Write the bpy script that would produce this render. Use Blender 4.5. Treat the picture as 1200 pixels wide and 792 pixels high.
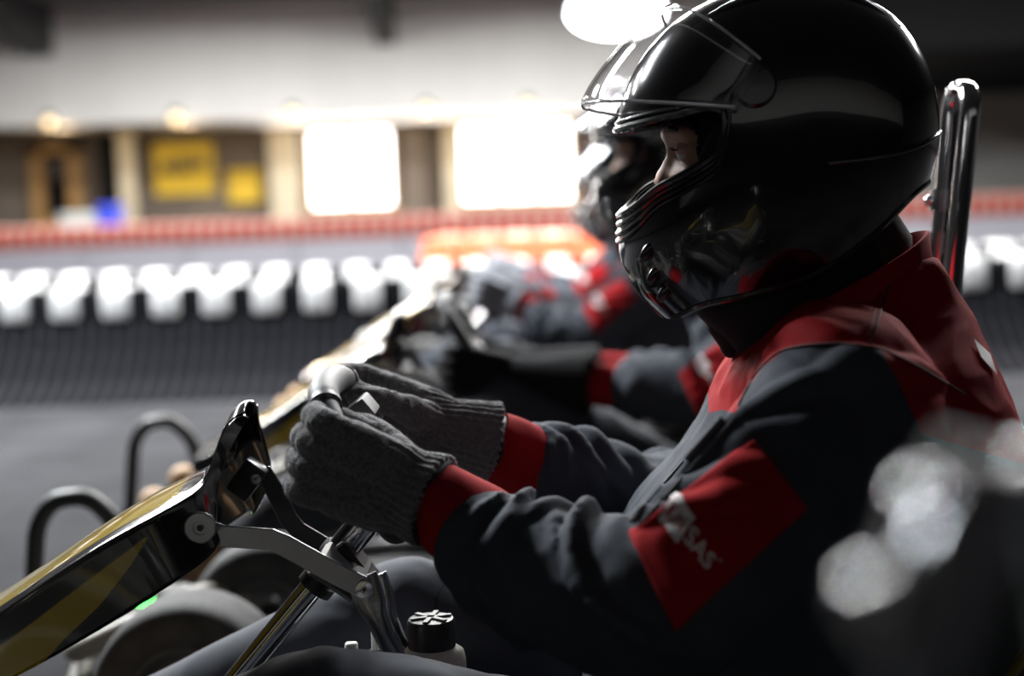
import bpy, bmesh, math, random
import numpy as np
from mathutils import Vector, Matrix, noise
from mathutils.bvhtree import BVHTree

random.seed(7); np.random.seed(7)
SC = bpy.context.scene
COL = SC.collection
for o in list(bpy.data.objects): bpy.data.objects.remove(o)

# ------------------------------------------------------------------ camera
PITCH, ROLL, CAMH, FPX = math.radians(5.18), math.radians(2.0), 0.84, 1200*50/36
_f = Vector((0, math.cos(PITCH), -math.sin(PITCH)))
_u0 = Vector((0, math.sin(PITCH), math.cos(PITCH))); _r0 = Vector((1, 0, 0))
_r = _r0*math.cos(ROLL) - _u0*math.sin(ROLL)
_u = _u0*math.cos(ROLL) + _r0*math.sin(ROLL)
CAM = Vector((0, 0, CAMH))
cd = bpy.data.cameras.new('camera'); cam = bpy.data.objects.new('camera', cd); COL.objects.link(cam)
cam.matrix_world = Matrix(((_r.x, _u.x, -_f.x, CAM.x), (_r.y, _u.y, -_f.y, CAM.y), (_r.z, _u.z, -_f.z, CAM.z), (0, 0, 0, 1)))
cd.sensor_width = 36; cd.lens = 50; cd.clip_start = .02; cd.clip_end = 200
cd.dof.use_dof = True; cd.dof.focus_distance = 1.53; cd.dof.aperture_fstop = 2.0
SC.camera = cam

def P(px, py, Y):
    """point of the place at depth Y that the photograph shows at this pixel"""
    d = _f*FPX + _r*(px-600) + _u*(396-py)
    return CAM + d*(Y/d.y)
def proj(v):
    d = Vector(v)-CAM; k = FPX/d.dot(_f)
    return 600+d.dot(_r)*k, 396-d.dot(_u)*k

# ------------------------------------------------------------------ world, lights, exposure
W = bpy.data.worlds.new('world'); SC.world = W; W.use_nodes = True
W.node_tree.nodes['Background'].inputs[0].default_value = (.8, .88, 1, 1)
W.node_tree.nodes['Background'].inputs[1].default_value = .004
SC.view_settings.view_transform = 'Standard'; SC.view_settings.look = 'None'
SC.view_settings.gamma = 1; SC.view_settings.use_curve_mapping = False
SC.view_settings.exposure = 0.0

def area(name, loc, rot, sx, sy, power, col=(1, 1, 1)):
    l = bpy.data.lights.new(name, 'AREA'); l.shape = 'RECTANGLE'; l.size = sx; l.size_y = sy
    l.energy = power; l.color = col
    o = bpy.data.objects.new(name, l); COL.objects.link(o); o.location = loc; o.rotation_euler = rot
    return o
# daylight from the windows in the far wall
LW = area('window_light', (-1.0, 27.0, 2.1), (math.radians(-90), 0, 0), 7.0, 2.0, 700, (1, .97, .92))
# strips of ceiling lamps above the track behind the karts
CEIL_LAMPS = [(-5.0, 8.5), (0.5, 8.5), (6.0, 8.5), (-5.0, 14), (0.5, 14), (6.0, 14), (-5, 20), (1, 20)]
for i, (x, y) in enumerate(CEIL_LAMPS):
    area('ceiling_lamp_light', (x, y, 4.32), (0, 0, 0), 2.4, .5, 760, (1, .98, .95))
KEY_LAMPS = [(-3.5, 5.7), (2.2, 6.0)]
for (x, y), e in zip(KEY_LAMPS, (1300, 430)): area('ceiling_lamp_light', (x, y, 4.32), (0, 0, 0), 2.4, .5, e, (.93, .97, 1))

# ------------------------------------------------------------------ materials
def mat(name, col, rough=.5, metal=0, coat=0, bump=0, bscale=200, sheen=0, emit=None, estr=0, var=0, vscale=8, spec=.5, detail=4):
    m = bpy.data.materials.new(name); m.use_nodes = True; nt = m.node_tree
    b = nt.nodes['Principled BSDF']
    b.inputs['Base Color'].default_value = (*col, 1); b.inputs['Roughness'].default_value = rough
    b.inputs['Metallic'].default_value = metal; b.inputs['Coat Weight'].default_value = coat
    b.inputs['Coat Roughness'].default_value = .02
    b.inputs['Specular IOR Level'].default_value = spec
    b.inputs['Sheen Weight'].default_value = sheen; b.inputs['Sheen Roughness'].default_value = .4
    if emit: b.inputs['Emission Color'].default_value = (*emit, 1); b.inputs['Emission Strength'].default_value = estr
    tc = nt.nodes.new('ShaderNodeTexCoord')
    if var:
        n = nt.nodes.new('ShaderNodeTexNoise'); n.inputs['Scale'].default_value = vscale; n.inputs['Detail'].default_value = 6
        nt.links.new(tc.outputs['Object'], n.inputs['Vector'])
        r = nt.nodes.new('ShaderNodeValToRGB')
        r.color_ramp.elements[0].position = .3; r.color_ramp.elements[1].position = .7
        r.color_ramp.elements[0].color = (*[c*(1-var) for c in col], 1); r.color_ramp.elements[1].color = (*[min(1, c*(1+var)) for c in col], 1)
        nt.links.new(n.outputs['Fac'], r.inputs['Fac']); nt.links.new(r.outputs['Color'], b.inputs['Base Color'])
    if bump:
        n2 = nt.nodes.new('ShaderNodeTexNoise'); n2.inputs['Scale'].default_value = bscale; n2.inputs['Detail'].default_value = detail
        nt.links.new(tc.outputs['Object'], n2.inputs['Vector'])
        bp = nt.nodes.new('ShaderNodeBump'); bp.inputs['Strength'].default_value = bump; bp.inputs['Distance'].default_value = .002
        nt.links.new(n2.outputs['Fac'], bp.inputs['Height']); nt.links.new(bp.outputs['Normal'], b.inputs['Normal'])
    return m

def two_tone(m, attr, col2, soft=.0006):
    """second colour where the mesh attribute is above zero (dyed panel, painted stripe)"""
    nt = m.node_tree; b = nt.nodes['Principled BSDF']
    a = nt.nodes.new('ShaderNodeAttribute'); a.attribute_name = attr
    mr = nt.nodes.new('ShaderNodeMapRange'); mr.inputs[1].default_value = -soft; mr.inputs[2].default_value = soft
    nt.links.new(a.outputs['Fac'], mr.inputs[0])
    mx = nt.nodes.new('ShaderNodeMix'); mx.data_type = 'RGBA'
    src = b.inputs['Base Color'].links
    if src: nt.links.new(src[0].from_socket, mx.inputs[6])
    else: mx.inputs[6].default_value = b.inputs['Base Color'].default_value
    mx.inputs[7].default_value = (*col2, 1)
    nt.links.new(mr.outputs[0], mx.inputs[0]); nt.links.new(mx.outputs[2], b.inputs['Base Color'])
    return m

M = {}
GREY_SUIT = (.054, .060, .073); RED = (.30, .009, .012)
M['jacket'] = two_tone(mat('jacket_cloth', GREY_SUIT, .75, bump=.25, bscale=900, spec=.06, var=.12, vscale=14), 'red', RED)
M['red'] = mat('red_cloth', RED, .85, bump=.25, bscale=900, spec=.08, var=.1, vscale=20)
M['trouser'] = mat('trouser_cloth', (.045, .050, .063), .8, bump=.25, bscale=900, sheen=.05, spec=.2, var=.12, vscale=14)
M['stitch'] = mat('stitch_thread', (.10, .03, .03), .8)
M['greystitch'] = mat('grey_thread', (.09, .095, .11), .8)
M['white_print'] = mat('white_print', (.75, .72, .72), .6)
M['wool'] = mat('grey_wool', (.15, .147, .15), .95, bump=.9, bscale=420, sheen=.5, var=.35, vscale=260, spec=.1)
M['fuzz'] = mat('wool_fibre', (.26, .255, .26), .9, sheen=.3, spec=.1)
M['dark_leather'] = mat('black_glove_leather', (.010, .010, .011), .9, spec=.2, bump=.3, bscale=300)
M['pale_wool'] = mat('pale_grey_wool', (.22, .23, .26), .9, bump=.5, bscale=300, sheen=.3)
M['hem'] = mat('black_hem', (.012, .012, .013), .9, bump=.5, bscale=500)
M['helmet'] = mat('black_gloss_shell', (.006, .006, .007), .16, coat=1, spec=.5)
M['gasket'] = mat('black_rubber_edge', (.008, .008, .009), .25, coat=.6)
M['padding'] = mat('black_padding', (.006, .006, .006), .95, bump=.3, bscale=600)
M['skin'] = mat('skin', (.48, .27, .20), .55, bump=.15, bscale=500, var=.12, vscale=60)
M['hair'] = mat('dark_hair', (.03, .018, .012), .6)
M['eye'] = mat('eye_white', (.7, .68, .66), .15)
M['iris'] = mat('iris', (.06, .09, .12), .15)
M['gaiter'] = mat('black_fleece', (.010, .010, .011), .95, bump=.5, bscale=500, sheen=.15)
M['boot'] = mat('tan_leather', (.42, .25, .12), .6, bump=.2, bscale=200, var=.2, vscale=20)
M['sole'] = mat('black_sole', (.02, .02, .02), .8)
M['fairing'] = two_tone(mat('black_gloss_fairing', (.008, .008, .009), .16, coat=.9), 'yellow', (.46, .32, .012))
M['yellow'] = mat('yellow_gloss_plastic', (.62, .45, .03), .25, coat=.6)
M['steel'] = mat('satin_steel', (.34, .34, .35), .26, metal=1, bump=.06, bscale=300)
M['chrome'] = mat('polished_chrome', (.62, .62, .64), .10, metal=1)
M['dull_chrome'] = mat('dull_chrome', (.26, .27, .29), .16, metal=1)
M['dark_steel'] = mat('dark_painted_steel', (.03, .03, .032), .35, metal=.4)
M['black_tube'] = mat('black_coated_tube', (.018, .018, .019), .5, bump=.1, bscale=300)
M['pale_tube'] = mat('pale_beige_tube', (.30, .28, .24), .5)
M['frame'] = mat('grey_painted_tube', (.16, .16, .165), .45)
M['rubber'] = mat('tyre_rubber', (.045, .044, .043), .85, bump=.5, bscale=240, var=.3, vscale=40)
M['rim'] = mat('cast_rim', (.22, .22, .21), .45, metal=.7)
M['grip'] = mat('grey_grip_tape', (.05, .05, .053), .6, bump=.15, bscale=500)
M['plastic_black'] = mat('black_plastic', (.012, .012, .013), .45, bump=.1, bscale=400)
M['bottle'] = mat('milky_plastic', (.55, .55, .50), .4, spec=.5)
M['bottle'].node_tree.nodes['Principled BSDF'].inputs['Subsurface Weight'].default_value = .3
M['white_plastic'] = mat('white_plastic', (.75, .75, .72), .4)
M['led'] = mat('green_led', (.05, .6, .1), .3, emit=(.08, 1, .12), estr=6)
M['seat_trim'] = mat('dark_yellow_edge', (.16, .12, .01), .5)
M['seat'] = mat('black_seat_shell', (.012, .012, .013), .5)
M['label_grey'] = mat('grey_label', (.10, .105, .10), .5)

# thin glass with real reflection
def glass(name, tint=(1, 1, 1), refl=1.0):
    m = bpy.data.materials.new(name); m.use_nodes = True; nt = m.node_tree; nt.nodes.clear()
    out = nt.nodes.new('ShaderNodeOutputMaterial'); mx = nt.nodes.new('ShaderNodeMixShader')
    t = nt.nodes.new('ShaderNodeBsdfTransparent'); g = nt.nodes.new('ShaderNodeBsdfGlossy'); fr = nt.nodes.new('ShaderNodeFresnel')
    gm = nt.nodes.new('ShaderNodeNewGeometry'); mm = nt.nodes.new('ShaderNodeMath'); mm.operation = 'MULTIPLY_ADD'; mm.inputs[1].default_value = 1/1.5-1.5; mm.inputs[2].default_value = 1.5
    nt.links.new(gm.outputs['Backfacing'], mm.inputs[0]); nt.links.new(mm.outputs[0], fr.inputs['IOR']); t.inputs[0].default_value = (*tint, 1); g.inputs['Roughness'].default_value = .03
    nt.links.new(fr.outputs[0], mx.inputs[0]); nt.links.new(t.outputs[0], mx.inputs[1]); nt.links.new(g.outputs[0], mx.inputs[2])
    nt.links.new(mx.outputs[0], out.inputs[0]); return m
M['visor'] = glass('clear_visor', (.97, .97, .975))

# ------------------------------------------------------------------ object helpers
WL = {}
def root(name, loc, label, cat, group=None):
    o = bpy.data.objects.new(name, None); COL.objects.link(o); o.location = loc; o.empty_display_size = .1
    o['label'] = label; o['category'] = cat
    if group: o['group'] = group
    WL[o.name] = Vector(loc); return o
def mesh_obj(name, vf, m, parent=None, smooth=True, sharp=40, attrs=None, recenter=True):
    v, f = vf
    v = np.asarray(v, dtype=float)
    c = Vector(((v.min(0)+v.max(0))/2)) if recenter else Vector((0, 0, 0))
    me = bpy.data.meshes.new(name)
    me.from_pydata([tuple(p) for p in (v-np.array(c))], [], [tuple(int(i) for i in q) for q in f]); me.update()
    if attrs:
        for k, a in attrs.items():
            at = me.attributes.new(k, 'FLOAT', 'POINT'); at.data.foreach_set('value', np.asarray(a, dtype=np.float32))
    if smooth:
        me.shade_smooth()
        if sharp: me.set_sharp_from_angle(angle=math.radians(sharp))
    if m is not None: me.materials.append(m if not isinstance(m, str) else M[m])
    o = bpy.data.objects.new(name, me); COL.objects.link(o)
    WL[o.name] = c
    if parent is not None: o.parent = parent; o.location = c-WL[parent.name]
    else: o.location = c
    return o
def tag(o, label=None, cat=None, group=None, kind=None):
    if label: o['label'] = label
    if cat: o['category'] = cat
    if group: o['group'] = group
    if kind: o['kind'] = kind
    return o
def copy_tree(o, parent=None):
    c = o.copy(); COL.objects.link(c)
    if parent is not None: c.parent = parent
    for ch in o.children: copy_tree(ch, c)
    return c

def join(*parts):
    V, F, n = [], [], 0
    for v, f in parts:
        V += [tuple(p) for p in v]; F += [tuple(i+n for i in q) for q in f]; n += len(v)
    return V, F
def box(x0, x1, y0, y1, z0, z1, bev=0, seg=2):
    bm = bmesh.new(); bmesh.ops.create_cube(bm, size=1)
    for v in bm.verts: v.co = Vector((x0+(v.co.x+.5)*(x1-x0), y0+(v.co.y+.5)*(y1-y0), z0+(v.co.z+.5)*(z1-z0)))
    if bev: bmesh.ops.bevel(bm, geom=bm.edges[:], offset=bev, segments=seg, profile=.5, affect='EDGES')
    bm.verts.index_update()
    r = [tuple(v.co) for v in bm.verts], [tuple(v.index for v in f.verts) for f in bm.faces]; bm.free(); return r
def xform(vf, mtx):
    return [tuple(mtx @ Vector(p)) for p in vf[0]], vf[1]
def spline(pts, n):
    """Catmull-Rom through the points; pts may carry extra columns"""
    p = np.asarray([tuple(q) for q in pts], float); p = np.vstack([2*p[0]-p[1], p, 2*p[-1]-p[-2]])
    seg = len(p)-3; out = []
    for s in np.linspace(0, seg, n):
        i = min(int(s), seg-1); t = s-i; a, b, c, d = p[i:i+4]
        out.append(.5*((2*b)+(-a+c)*t+(2*a-5*b+4*c-d)*t*t+(-a+3*b-3*c+d)*t**3))
    return np.array(out)
def frames(path):
    t = np.gradient(path, axis=0); t /= np.linalg.norm(t, axis=1)[:, None]+1e-12
    ref = np.array([0, 0, 1.]) if abs(t[0][2]) < .9 else np.array([1., 0, 0])
    n = ref-t[0]*ref.dot(t[0]); n /= np.linalg.norm(n); N = [n]
    for i in range(1, len(path)):
        n = N[-1]-t[i]*N[-1].dot(t[i]); n /= np.linalg.norm(n); N.append(n)
    N = np.array(N); return t, N, np.cross(t, N)
def loft(rings, closed_path=False, cap=True):
    n, m = len(rings), len(rings[0]); V = [tuple(p) for r in rings for p in r]; F = []
    for i in range(n if closed_path else n-1):
        a, b = i*m, ((i+1) % n)*m
        for j in range(m): k = (j+1) % m; F.append((a+j, a+k, b+k, b+j))
    if cap and not closed_path:
        for base, rev in ((0, True), ((n-1)*m, False)):
            c = len(V); V.append(tuple(np.mean([V[base+j] for j in range(m)], axis=0)))
            for j in range(m):
                k = (j+1) % m; F.append((c, base+k, base+j) if rev else (c, base+j, base+k))
    return V, F
def tube(pts, r, n=40, seg=16, smooth=True, rfun=None, roundcap=False):
    """tube along points; r number or per-point list"""
    if np.isscalar(r): r = [r]*len(pts)
    q = [tuple(p)+(ri,) for p, ri in zip(pts, r)]
    s = spline(q, n) if smooth and len(q) > 2 else np.array([np.array(q[0])*(1-t)+np.array(q[-1])*t for t in np.linspace(0, 1, n)]) if len(q) == 2 else np.array(q)
    path, rad = s[:, :3], s[:, 3]
    if roundcap:
        t, N, B = frames(path); ex0, ex1 = [], []
        for a in (80, 60, 40, 20):
            ca, sa = math.cos(math.radians(a)), math.sin(math.radians(a))
            ex0.append((path[0]-t[0]*rad[0]*sa, rad[0]*ca)); ex1.append((path[-1]+t[-1]*rad[-1]*sa, rad[-1]*ca))
        path = np.vstack([[e[0] for e in ex0], path, [e[0] for e in ex1[::-1]]]); rad = np.concatenate([[e[1] for e in ex0], rad, [e[1] for e in ex1[::-1]]])
    t, N, B = frames(path); rings = []
    ph = np.linspace(0, 2*math.pi, seg, endpoint=False)
    for i in range(len(path)):
        rr = np.full(seg, rad[i]) if rfun is None else np.array([rad[i]*rfun(i/(len(path)-1), a) for a in ph])
        rings.append(path[i]+np.outer(np.cos(ph)*rr, N[i])+np.outer(np.sin(ph)*rr, B[i]))
    return loft(rings)
def polytube(pts, r, seg=12, bend=.03, n=6):
    """tube through corner points with rounded bends"""
    pts = [Vector(p) for p in pts]; out = [pts[0]]
    for a, b, c in zip(pts, pts[1:], pts[2:]):
        d0, d1 = (a-b), (c-b); l = min(bend, d0.length*.45, d1.length*.45)
        p0, p1 = b+d0.normalized()*l, b+d1.normalized()*l
        for t in np.linspace(0, 1, n): out.append(p0*(1-t)**2+b*2*t*(1-t)+p1*t*t)
    out.append(pts[-1])
    return tube([tuple(p) for p in out], r, seg=seg, smooth=False)
def ellipsoid(c, r, nu=24, nv=16, mtx=None):
    V, rings = [], []
    for i in range(1, nv):
        a = math.pi*i/nv; rings.append([(math.sin(a)*math.cos(b), math.sin(a)*math.sin(b), -math.cos(a)) for b in np.linspace(0, 2*math.pi, nu, endpoint=False)])
    v, f = loft(rings)
    v[-2], v[-1] = (0, 0, -1), (0, 0, 1)
    out = []
    for p in v:
        q = Vector((p[0]*r[0], p[1]*r[1], p[2]*r[2]))
        if mtx: q = mtx @ q
        out.append(tuple(Vector(c)+q))
    return out, f
def lathe(profile, c, axis, seg=32, closed=False):
    """profile [(radius, height)] turned about axis through c"""
    ax = Vector(axis).normalized(); n = ax.orthogonal().normalized(); b = ax.cross(n); rings = []
    for r, h in profile:
        rings.append([tuple(Vector(c)+ax*h+(n*math.cos(a)+b*math.sin(a))*r) for a in np.linspace(0, 2*math.pi, seg, endpoint=False)])
    return loft(rings, closed_path=closed, cap=not closed)
def prism(poly, depth_vec):
    """closed prism: polygon of 3-D points moved along depth_vec"""
    n = len(poly); d = Vector(depth_vec); V = [tuple(p) for p in poly]+[tuple(Vector(p)+d) for p in poly]
    F = [tuple(range(n))[::-1], tuple(range(n, 2*n))]+[(i, (i+1) % n, (i+1) % n+n, i+n) for i in range(n)]
    return V, F
def evaluated(vf, mods):
    me = bpy.data.meshes.new('t'); me.from_pydata([tuple(p) for p in vf[0]], [], [tuple(q) for q in vf[1]]); me.update()
    o = bpy.data.objects.new('t', me); COL.objects.link(o); extra = []
    for fn in mods: extra += fn(o) or []
    bpy.context.view_layer.update()
    dg = bpy.context.evaluated_depsgraph_get(); e = o.evaluated_get(dg).to_mesh()
    v = np.empty(len(e.vertices)*3); e.vertices.foreach_get('co', v)
    f = [tuple(p.vertices) for p in e.polygons]
    o.evaluated_get(dg).to_mesh_clear(); bpy.data.objects.remove(o)
    for x in extra: bpy.data.objects.remove(x)
    return v.reshape(-1, 3), f
def union(parts, voxel, it=4, lam=.5):
    def rm(o):
        m = o.modifiers.new('r', 'REMESH'); m.mode = 'VOXEL'; m.voxel_size = voxel; m.adaptivity = 0
    v, f = evaluated(join(*parts), [rm]); return laplace(v, f, it, lam), f
def laplace(v, f, it, lam=.5):
    e = np.array([(q[i], q[(i+1) % len(q)]) for q in f for i in range(len(q))])
    n = len(v); deg = np.bincount(e.ravel(), minlength=n).astype(float)[:, None]+1e-9
    for k in range(it):
        s = np.zeros_like(v)
        for ax in range(3): s[:, ax] = np.bincount(e[:, 0], v[e[:, 1], ax], n)+np.bincount(e[:, 1], v[e[:, 0], ax], n)
        l = s/deg-v; v = v+lam*l if k % 2 == 0 else v-(lam*.96)*l*.55
    return v
def normals(v, f):
    me = bpy.data.meshes.new('n'); me.from_pydata([tuple(p) for p in v], [], f); me.update()
    n = np.empty(len(v)*3); me.vertices.foreach_get('normal', n); bpy.data.meshes.remove(me); return n.reshape(-1, 3)
def boolean(vf, cutters):
    def fn(o):
        ex = []
        for cv in cutters:
            me = bpy.data.meshes.new('c'); me.from_pydata([tuple(p) for p in cv[0]], [], [tuple(q) for q in cv[1]]); me.update()
            bm = bmesh.new(); bm.from_mesh(me); bmesh.ops.recalc_face_normals(bm, faces=bm.faces); bm.to_mesh(me); bm.free()
            c = bpy.data.objects.new('c', me); COL.objects.link(c); c.hide_render = True; ex.append(c)
            m = o.modifiers.new('b', 'BOOLEAN'); m.operation = 'DIFFERENCE'; m.object = c; m.solver = 'EXACT'
        return ex
    return evaluated(vf, [fn])
def outward(vf):
    bm = bmesh.new(); vs = [bm.verts.new(p) for p in vf[0]]
    for q in vf[1]:
        try: bm.faces.new([vs[i] for i in q])
        except ValueError: pass
    bmesh.ops.recalc_face_normals(bm, faces=bm.faces); bm.verts.index_update()
    r = [tuple(v.co) for v in bm.verts], [tuple(v.index for v in f.verts) for f in bm.faces]; bm.free(); return r
def poly_sdf(x, y, poly):
    """signed distance to polygon, positive inside (numpy arrays)"""
    d = np.full(x.shape, 1e9); ins = np.zeros(x.shape, bool); n = len(poly)
    for i in range(n):
        (ax, ay), (bx, by) = poly[i], poly[(i+1) % n]
        ex, ey = bx-ax, by-ay; t = np.clip(((x-ax)*ex+(y-ay)*ey)/(ex*ex+ey*ey+1e-12), 0, 1)
        d = np.minimum(d, np.hypot(x-ax-t*ex, y-ay-t*ey))
        c = ((ay > y) != (by > y)) & (x < (bx-ax)*(y-ay)/(by-ay+1e-12)+ax); ins ^= c
    return np.where(ins, d, -d)
# ================================================================== the hall
def struct(name, vf, m, **k): return tag(mesh_obj(name, vf, m, **k), kind='structure')
M['asphalt'] = mat('asphalt_floor', (.027, .027, .029), .95, spec=.02, bump=.5, bscale=60, var=.25, vscale=3)
M['wall_dark'] = mat('brown_grey_wall', (.16, .135, .115), .85, bump=.1, bscale=20, var=.15, vscale=1)
M['wall_white'] = mat('white_cladding', (.66, .66, .65), .7, var=.05, vscale=1)
M['wall_grey'] = mat('grey_wall', (.045, .045, .045), .8, var=.1, vscale=1)
M['wall_grey2'] = mat('light_grey_band', (.55, .55, .54), .7)
M['ceiling'] = mat('dark_ceiling', (.15, .15, .155), .9)
M['black_paint'] = mat('black_paint', (.007, .007, .008), .9, spec=.1)
M['beam'] = mat('dark_steel_beam', (.03, .03, .03), .6)
M['pane'] = mat('bright_window_pane', (.9, .9, .9), .3, emit=(1, .98, .94), estr=7)
M['wood'] = mat('varnished_wood', (.42, .25, .10), .5, var=.2, vscale=6)
M['cream'] = mat('cream_plaster', (.62, .57, .45), .8)
M['warm_lamp'] = mat('warm_lamp', (1, .8, .5), .5, emit=(1, .72, .38), estr=2)
M['lamp'] = mat('lamp_tube', (1, 1, 1), .5, emit=(1, .98, .95), estr=14)
M['sign_yellow'] = mat('yellow_board', (.72, .50, .03), .6)
M['sign_dark'] = mat('dark_print', (.08, .06, .03), .6)
M['redplastic'] = mat('red_plastic', (.26, .025, .014), .45, var=.1, vscale=9)
M['paleplastic'] = mat('pale_plastic', (.40, .25, .21), .5)
M['greyrail'] = mat('lavender_grey_rail', (.26, .26, .30), .5)
M['orange'] = mat('orange_plastic', (.60, .11, .04), .42)
M['slat'] = mat('black_rubber_slat', (.012, .012, .014), .9, spec=.02, bump=.2, bscale=60)
M['blue'] = mat('blue_plastic', (.03, .06, .55), .4)
M['binwhite'] = mat('off_white_plastic', (.5, .55, .55), .5)
def translucent(name, col):
    m = mat(name, col, .5); nt = m.node_tree; b = nt.nodes['Principled BSDF']; out = nt.nodes['Material Output']
    t = nt.nodes.new('ShaderNodeBsdfTranslucent'); t.inputs[0].default_value = (*col, 1)
    mx = nt.nodes.new('ShaderNodeMixShader'); mx.inputs[0].default_value = .5
    nt.links.new(b.outputs[0], mx.inputs[1]); nt.links.new(t.outputs[0], mx.inputs[2]); nt.links.new(mx.outputs[0], out.inputs[0]); return m
M['whiteblock'] = translucent('white_translucent_plastic', (.88, .88, .88))

struct('floor', box(-15, 15, -7, 28.4, -.1, 0), 'asphalt', smooth=False)
struct('ceiling', box(-15, 15, -7, 28.4, 4.6, 4.75), 'ceiling', smooth=False)
wb = struct('wall_back', box(-15, 15, 28, 28.3, 0, 4.6), 'wall_dark', smooth=False)
struct('wall_left', box(-15.2, -15, -7, 28.3, 0, 4.6), 'wall_grey', smooth=False)
struct('wall_right', box(15, 15.2, -7, 28.3, 0, 4.6), 'wall_grey', smooth=False)
struct('wall_front', box(-15, 15, -7.2, -7, 0, 4.6), 'black_paint', smooth=False)
# white cladding band over the recessed gallery, in boards
YF = 25.0
f0 = struct('trim_1', box(-15, 4.4, YF+.03, YF+.2, 2.56, 4.55), 'wall_white', smooth=False)
zb = np.linspace(2.56, 4.55, 8)
for a, b in zip(zb, zb[1:]): mesh_obj('cladding_board', box(-15, 4.4, YF-.01, YF+.028, a+.006, b-.006, .008, 1), 'wall_white', f0)
struct('trim_2', box(-15, 4.4, YF+.2, 28, 2.56, 2.62), 'wall_dark', smooth=False)
struct('trim_3', box(4.4, 15, 19, 28, 2.75, 4.55), 'black_paint', smooth=False)
struct('trim_4', box(4.4, 15, 27.8, 28, 0, 2.75), 'wall_grey2', smooth=False)
struct('trim_5', box(-15, 15, -6.99, -6.8, 2.3, 4.55), 'wall_white', smooth=False)
# roof beams
for px, w in ((25, .5), (447, .34)):
    c = P(px, 40, 24.0)
    b = root('roof_beam', (c.x, 20, 4.6), 'dark steel roof beam reaching the white cladding '+('beside the wooden door' if px < 100 else 'above the twin-pane window'), 'beam')
    mesh_obj('rafter', box(c.x-w/2, c.x+w/2, 7, 24.9, 4.25, 4.6), 'beam', b, smooth=False)
    mesh_obj('bracket', prism([(c.x-w/2, 24.9, 4.25), (c.x-w/2, 22.5, 4.25), (c.x-w/2, 24.9, 3.75)], (w, 0, 0)), 'beam', b, smooth=False)

# windows
def window(name, x0, x1, y0, y1, n):
    a, b = P(x0, (y0+y1)/2, 27.9), P(x1, (y0+y1)/2, 27.9); zt, zb = P((x0+x1)/2, y0, 27.9).z, P((x0+x1)/2, y1, 27.9).z
    w = b.x-a.x; t = .09
    fr = join(box(a.x-t, b.x+t, 27.8, 28, zt, zt+t), box(a.x-t, b.x+t, 27.8, 28, zb-t, zb), box(a.x-t, a.x, 27.8, 28, zb, zt), box(b.x, b.x+t, 27.8, 28, zb, zt))
    o = struct(name, fr, 'wood', smooth=False)
    for i in range(n):
        mesh_obj('pane', box(a.x+w*i/n+.02, a.x+w*(i+1)/n-.02, 27.93, 27.96, zb, zt), 'pane', o, smooth=False)
        if i: mesh_obj('mullion', box(a.x+w*i/n-.035, a.x+w*i/n+.035, 27.85, 27.97, zb, zt), 'wood', o, smooth=False)
    mesh_obj('window_sill', box(a.x-.15, b.x+.15, 27.6, 28, zb-t-.05, zb-t, .01, 1), 'cream', o)
window('window_1', 364, 459, 154, 241, 2)
window('window_2', 541, 669, 147, 234, 3)

# wooden door in the far wall
def wx(px, py=210, Y=27.8): return P(px, py, Y).x
def wz(px, py, Y=27.8): return P(px, py, Y).z
x0, x1, zt = wx(36), wx(95), wz(65, 168)
d = struct('door_1', join(box(x0, x0+.24, 27.75, 28, 0, zt), box(x1-.24, x1, 27.75, 28, 0, zt), box(x0, x1, 27.75, 28, zt-.2, zt)), 'wood', smooth=False)
mesh_obj('door_leaf', box(x0+.24, x1-.24, 27.9, 27.95, 0, zt-.2), 'black_paint', d, smooth=False)
mesh_obj('door_window', box(x0+.3, x1-.3, 27.88, 27.9, zt-.7, zt-.3), 'wall_grey', d, smooth=False)
mesh_obj('door_rail', box(x0+.24, x1-.24, 27.86, 27.92, .8, .95), 'wood', d, smooth=False)
mesh_obj('door_handle', tube([(x1-.34, 27.88, 1.0), (x1-.34, 27.80, 1.0), (x1-.5, 27.80, 1.0)], .012, 12, 8), 'steel', d)
# pillars
def pillar(px0, px1, m, label, cat='pillar', Y=27.4):
    a, b = wx(px0, 200, Y), wx(px1, 200, Y)
    o = root('wall_pillar', ((a+b)/2, Y, 0), label, cat)
    mesh_obj('shaft', box(a, b, Y-.12, Y+.12, .12, 2.5, .015, 1), m, o); mesh_obj('plinth', box(a-.04, b+.04, Y-.16, Y+.16, 0, .12, .01, 1), m, o)
    mesh_obj('capital', box(a-.04, b+.04, Y-.16, Y+.16, 2.5, 2.56, .01, 1), m, o)
pillar(317, 350, 'cream', 'cream plaster pillar between yellow square board and twin-pane window')
pillar(141, 158, 'cream', 'slim cream pillar next to black pillar')
pillar(116, 136, 'black_paint', 'black pillar between the wooden door and slim cream pillar')
pillar(470, 500, 'wall_dark', 'dark brown pillar between the two bright windows')
pillar(521, 538, 'cream', 'slim cream pillar beside the large bright window')
# yellow boards
def board(px0, px1, py0, py1, label, dark):
    a, b, zt, zb_ = wx(px0), wx(px1), wz((px0+px1)/2, py0), wz((px0+px1)/2, py1)
    o = root('yellow_board', ((a+b)/2, 27.9, zb_), label, 'sign')
    mesh_obj('panel', box(a, b, 27.86, 27.95, zb_, zt, .01, 1), 'sign_yellow', o)
    mesh_obj('hanging_rail', box(a-.02, b+.02, 27.84, 28, zt, zt+.04), 'beam', o, smooth=False)
    if dark:
        h, w = zt-zb_, b-a
        for u0, u1, v0, v1 in ((.12, .34, .42, .66), (.38, .62, .42, .72), (.66, .9, .5, .72)):
            mesh_obj('dark_print', box(a+w*u0, a+w*u1, 27.845, 27.862, zb_+h*v0, zb_+h*v1, .004, 1), 'sign_dark', o)
board(180, 250, 167, 228, 'large yellow board with dark print on the far wall', True)
board(266, 305, 198, 238, 'small plain yellow square board beside the cream pillar', False)
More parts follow.
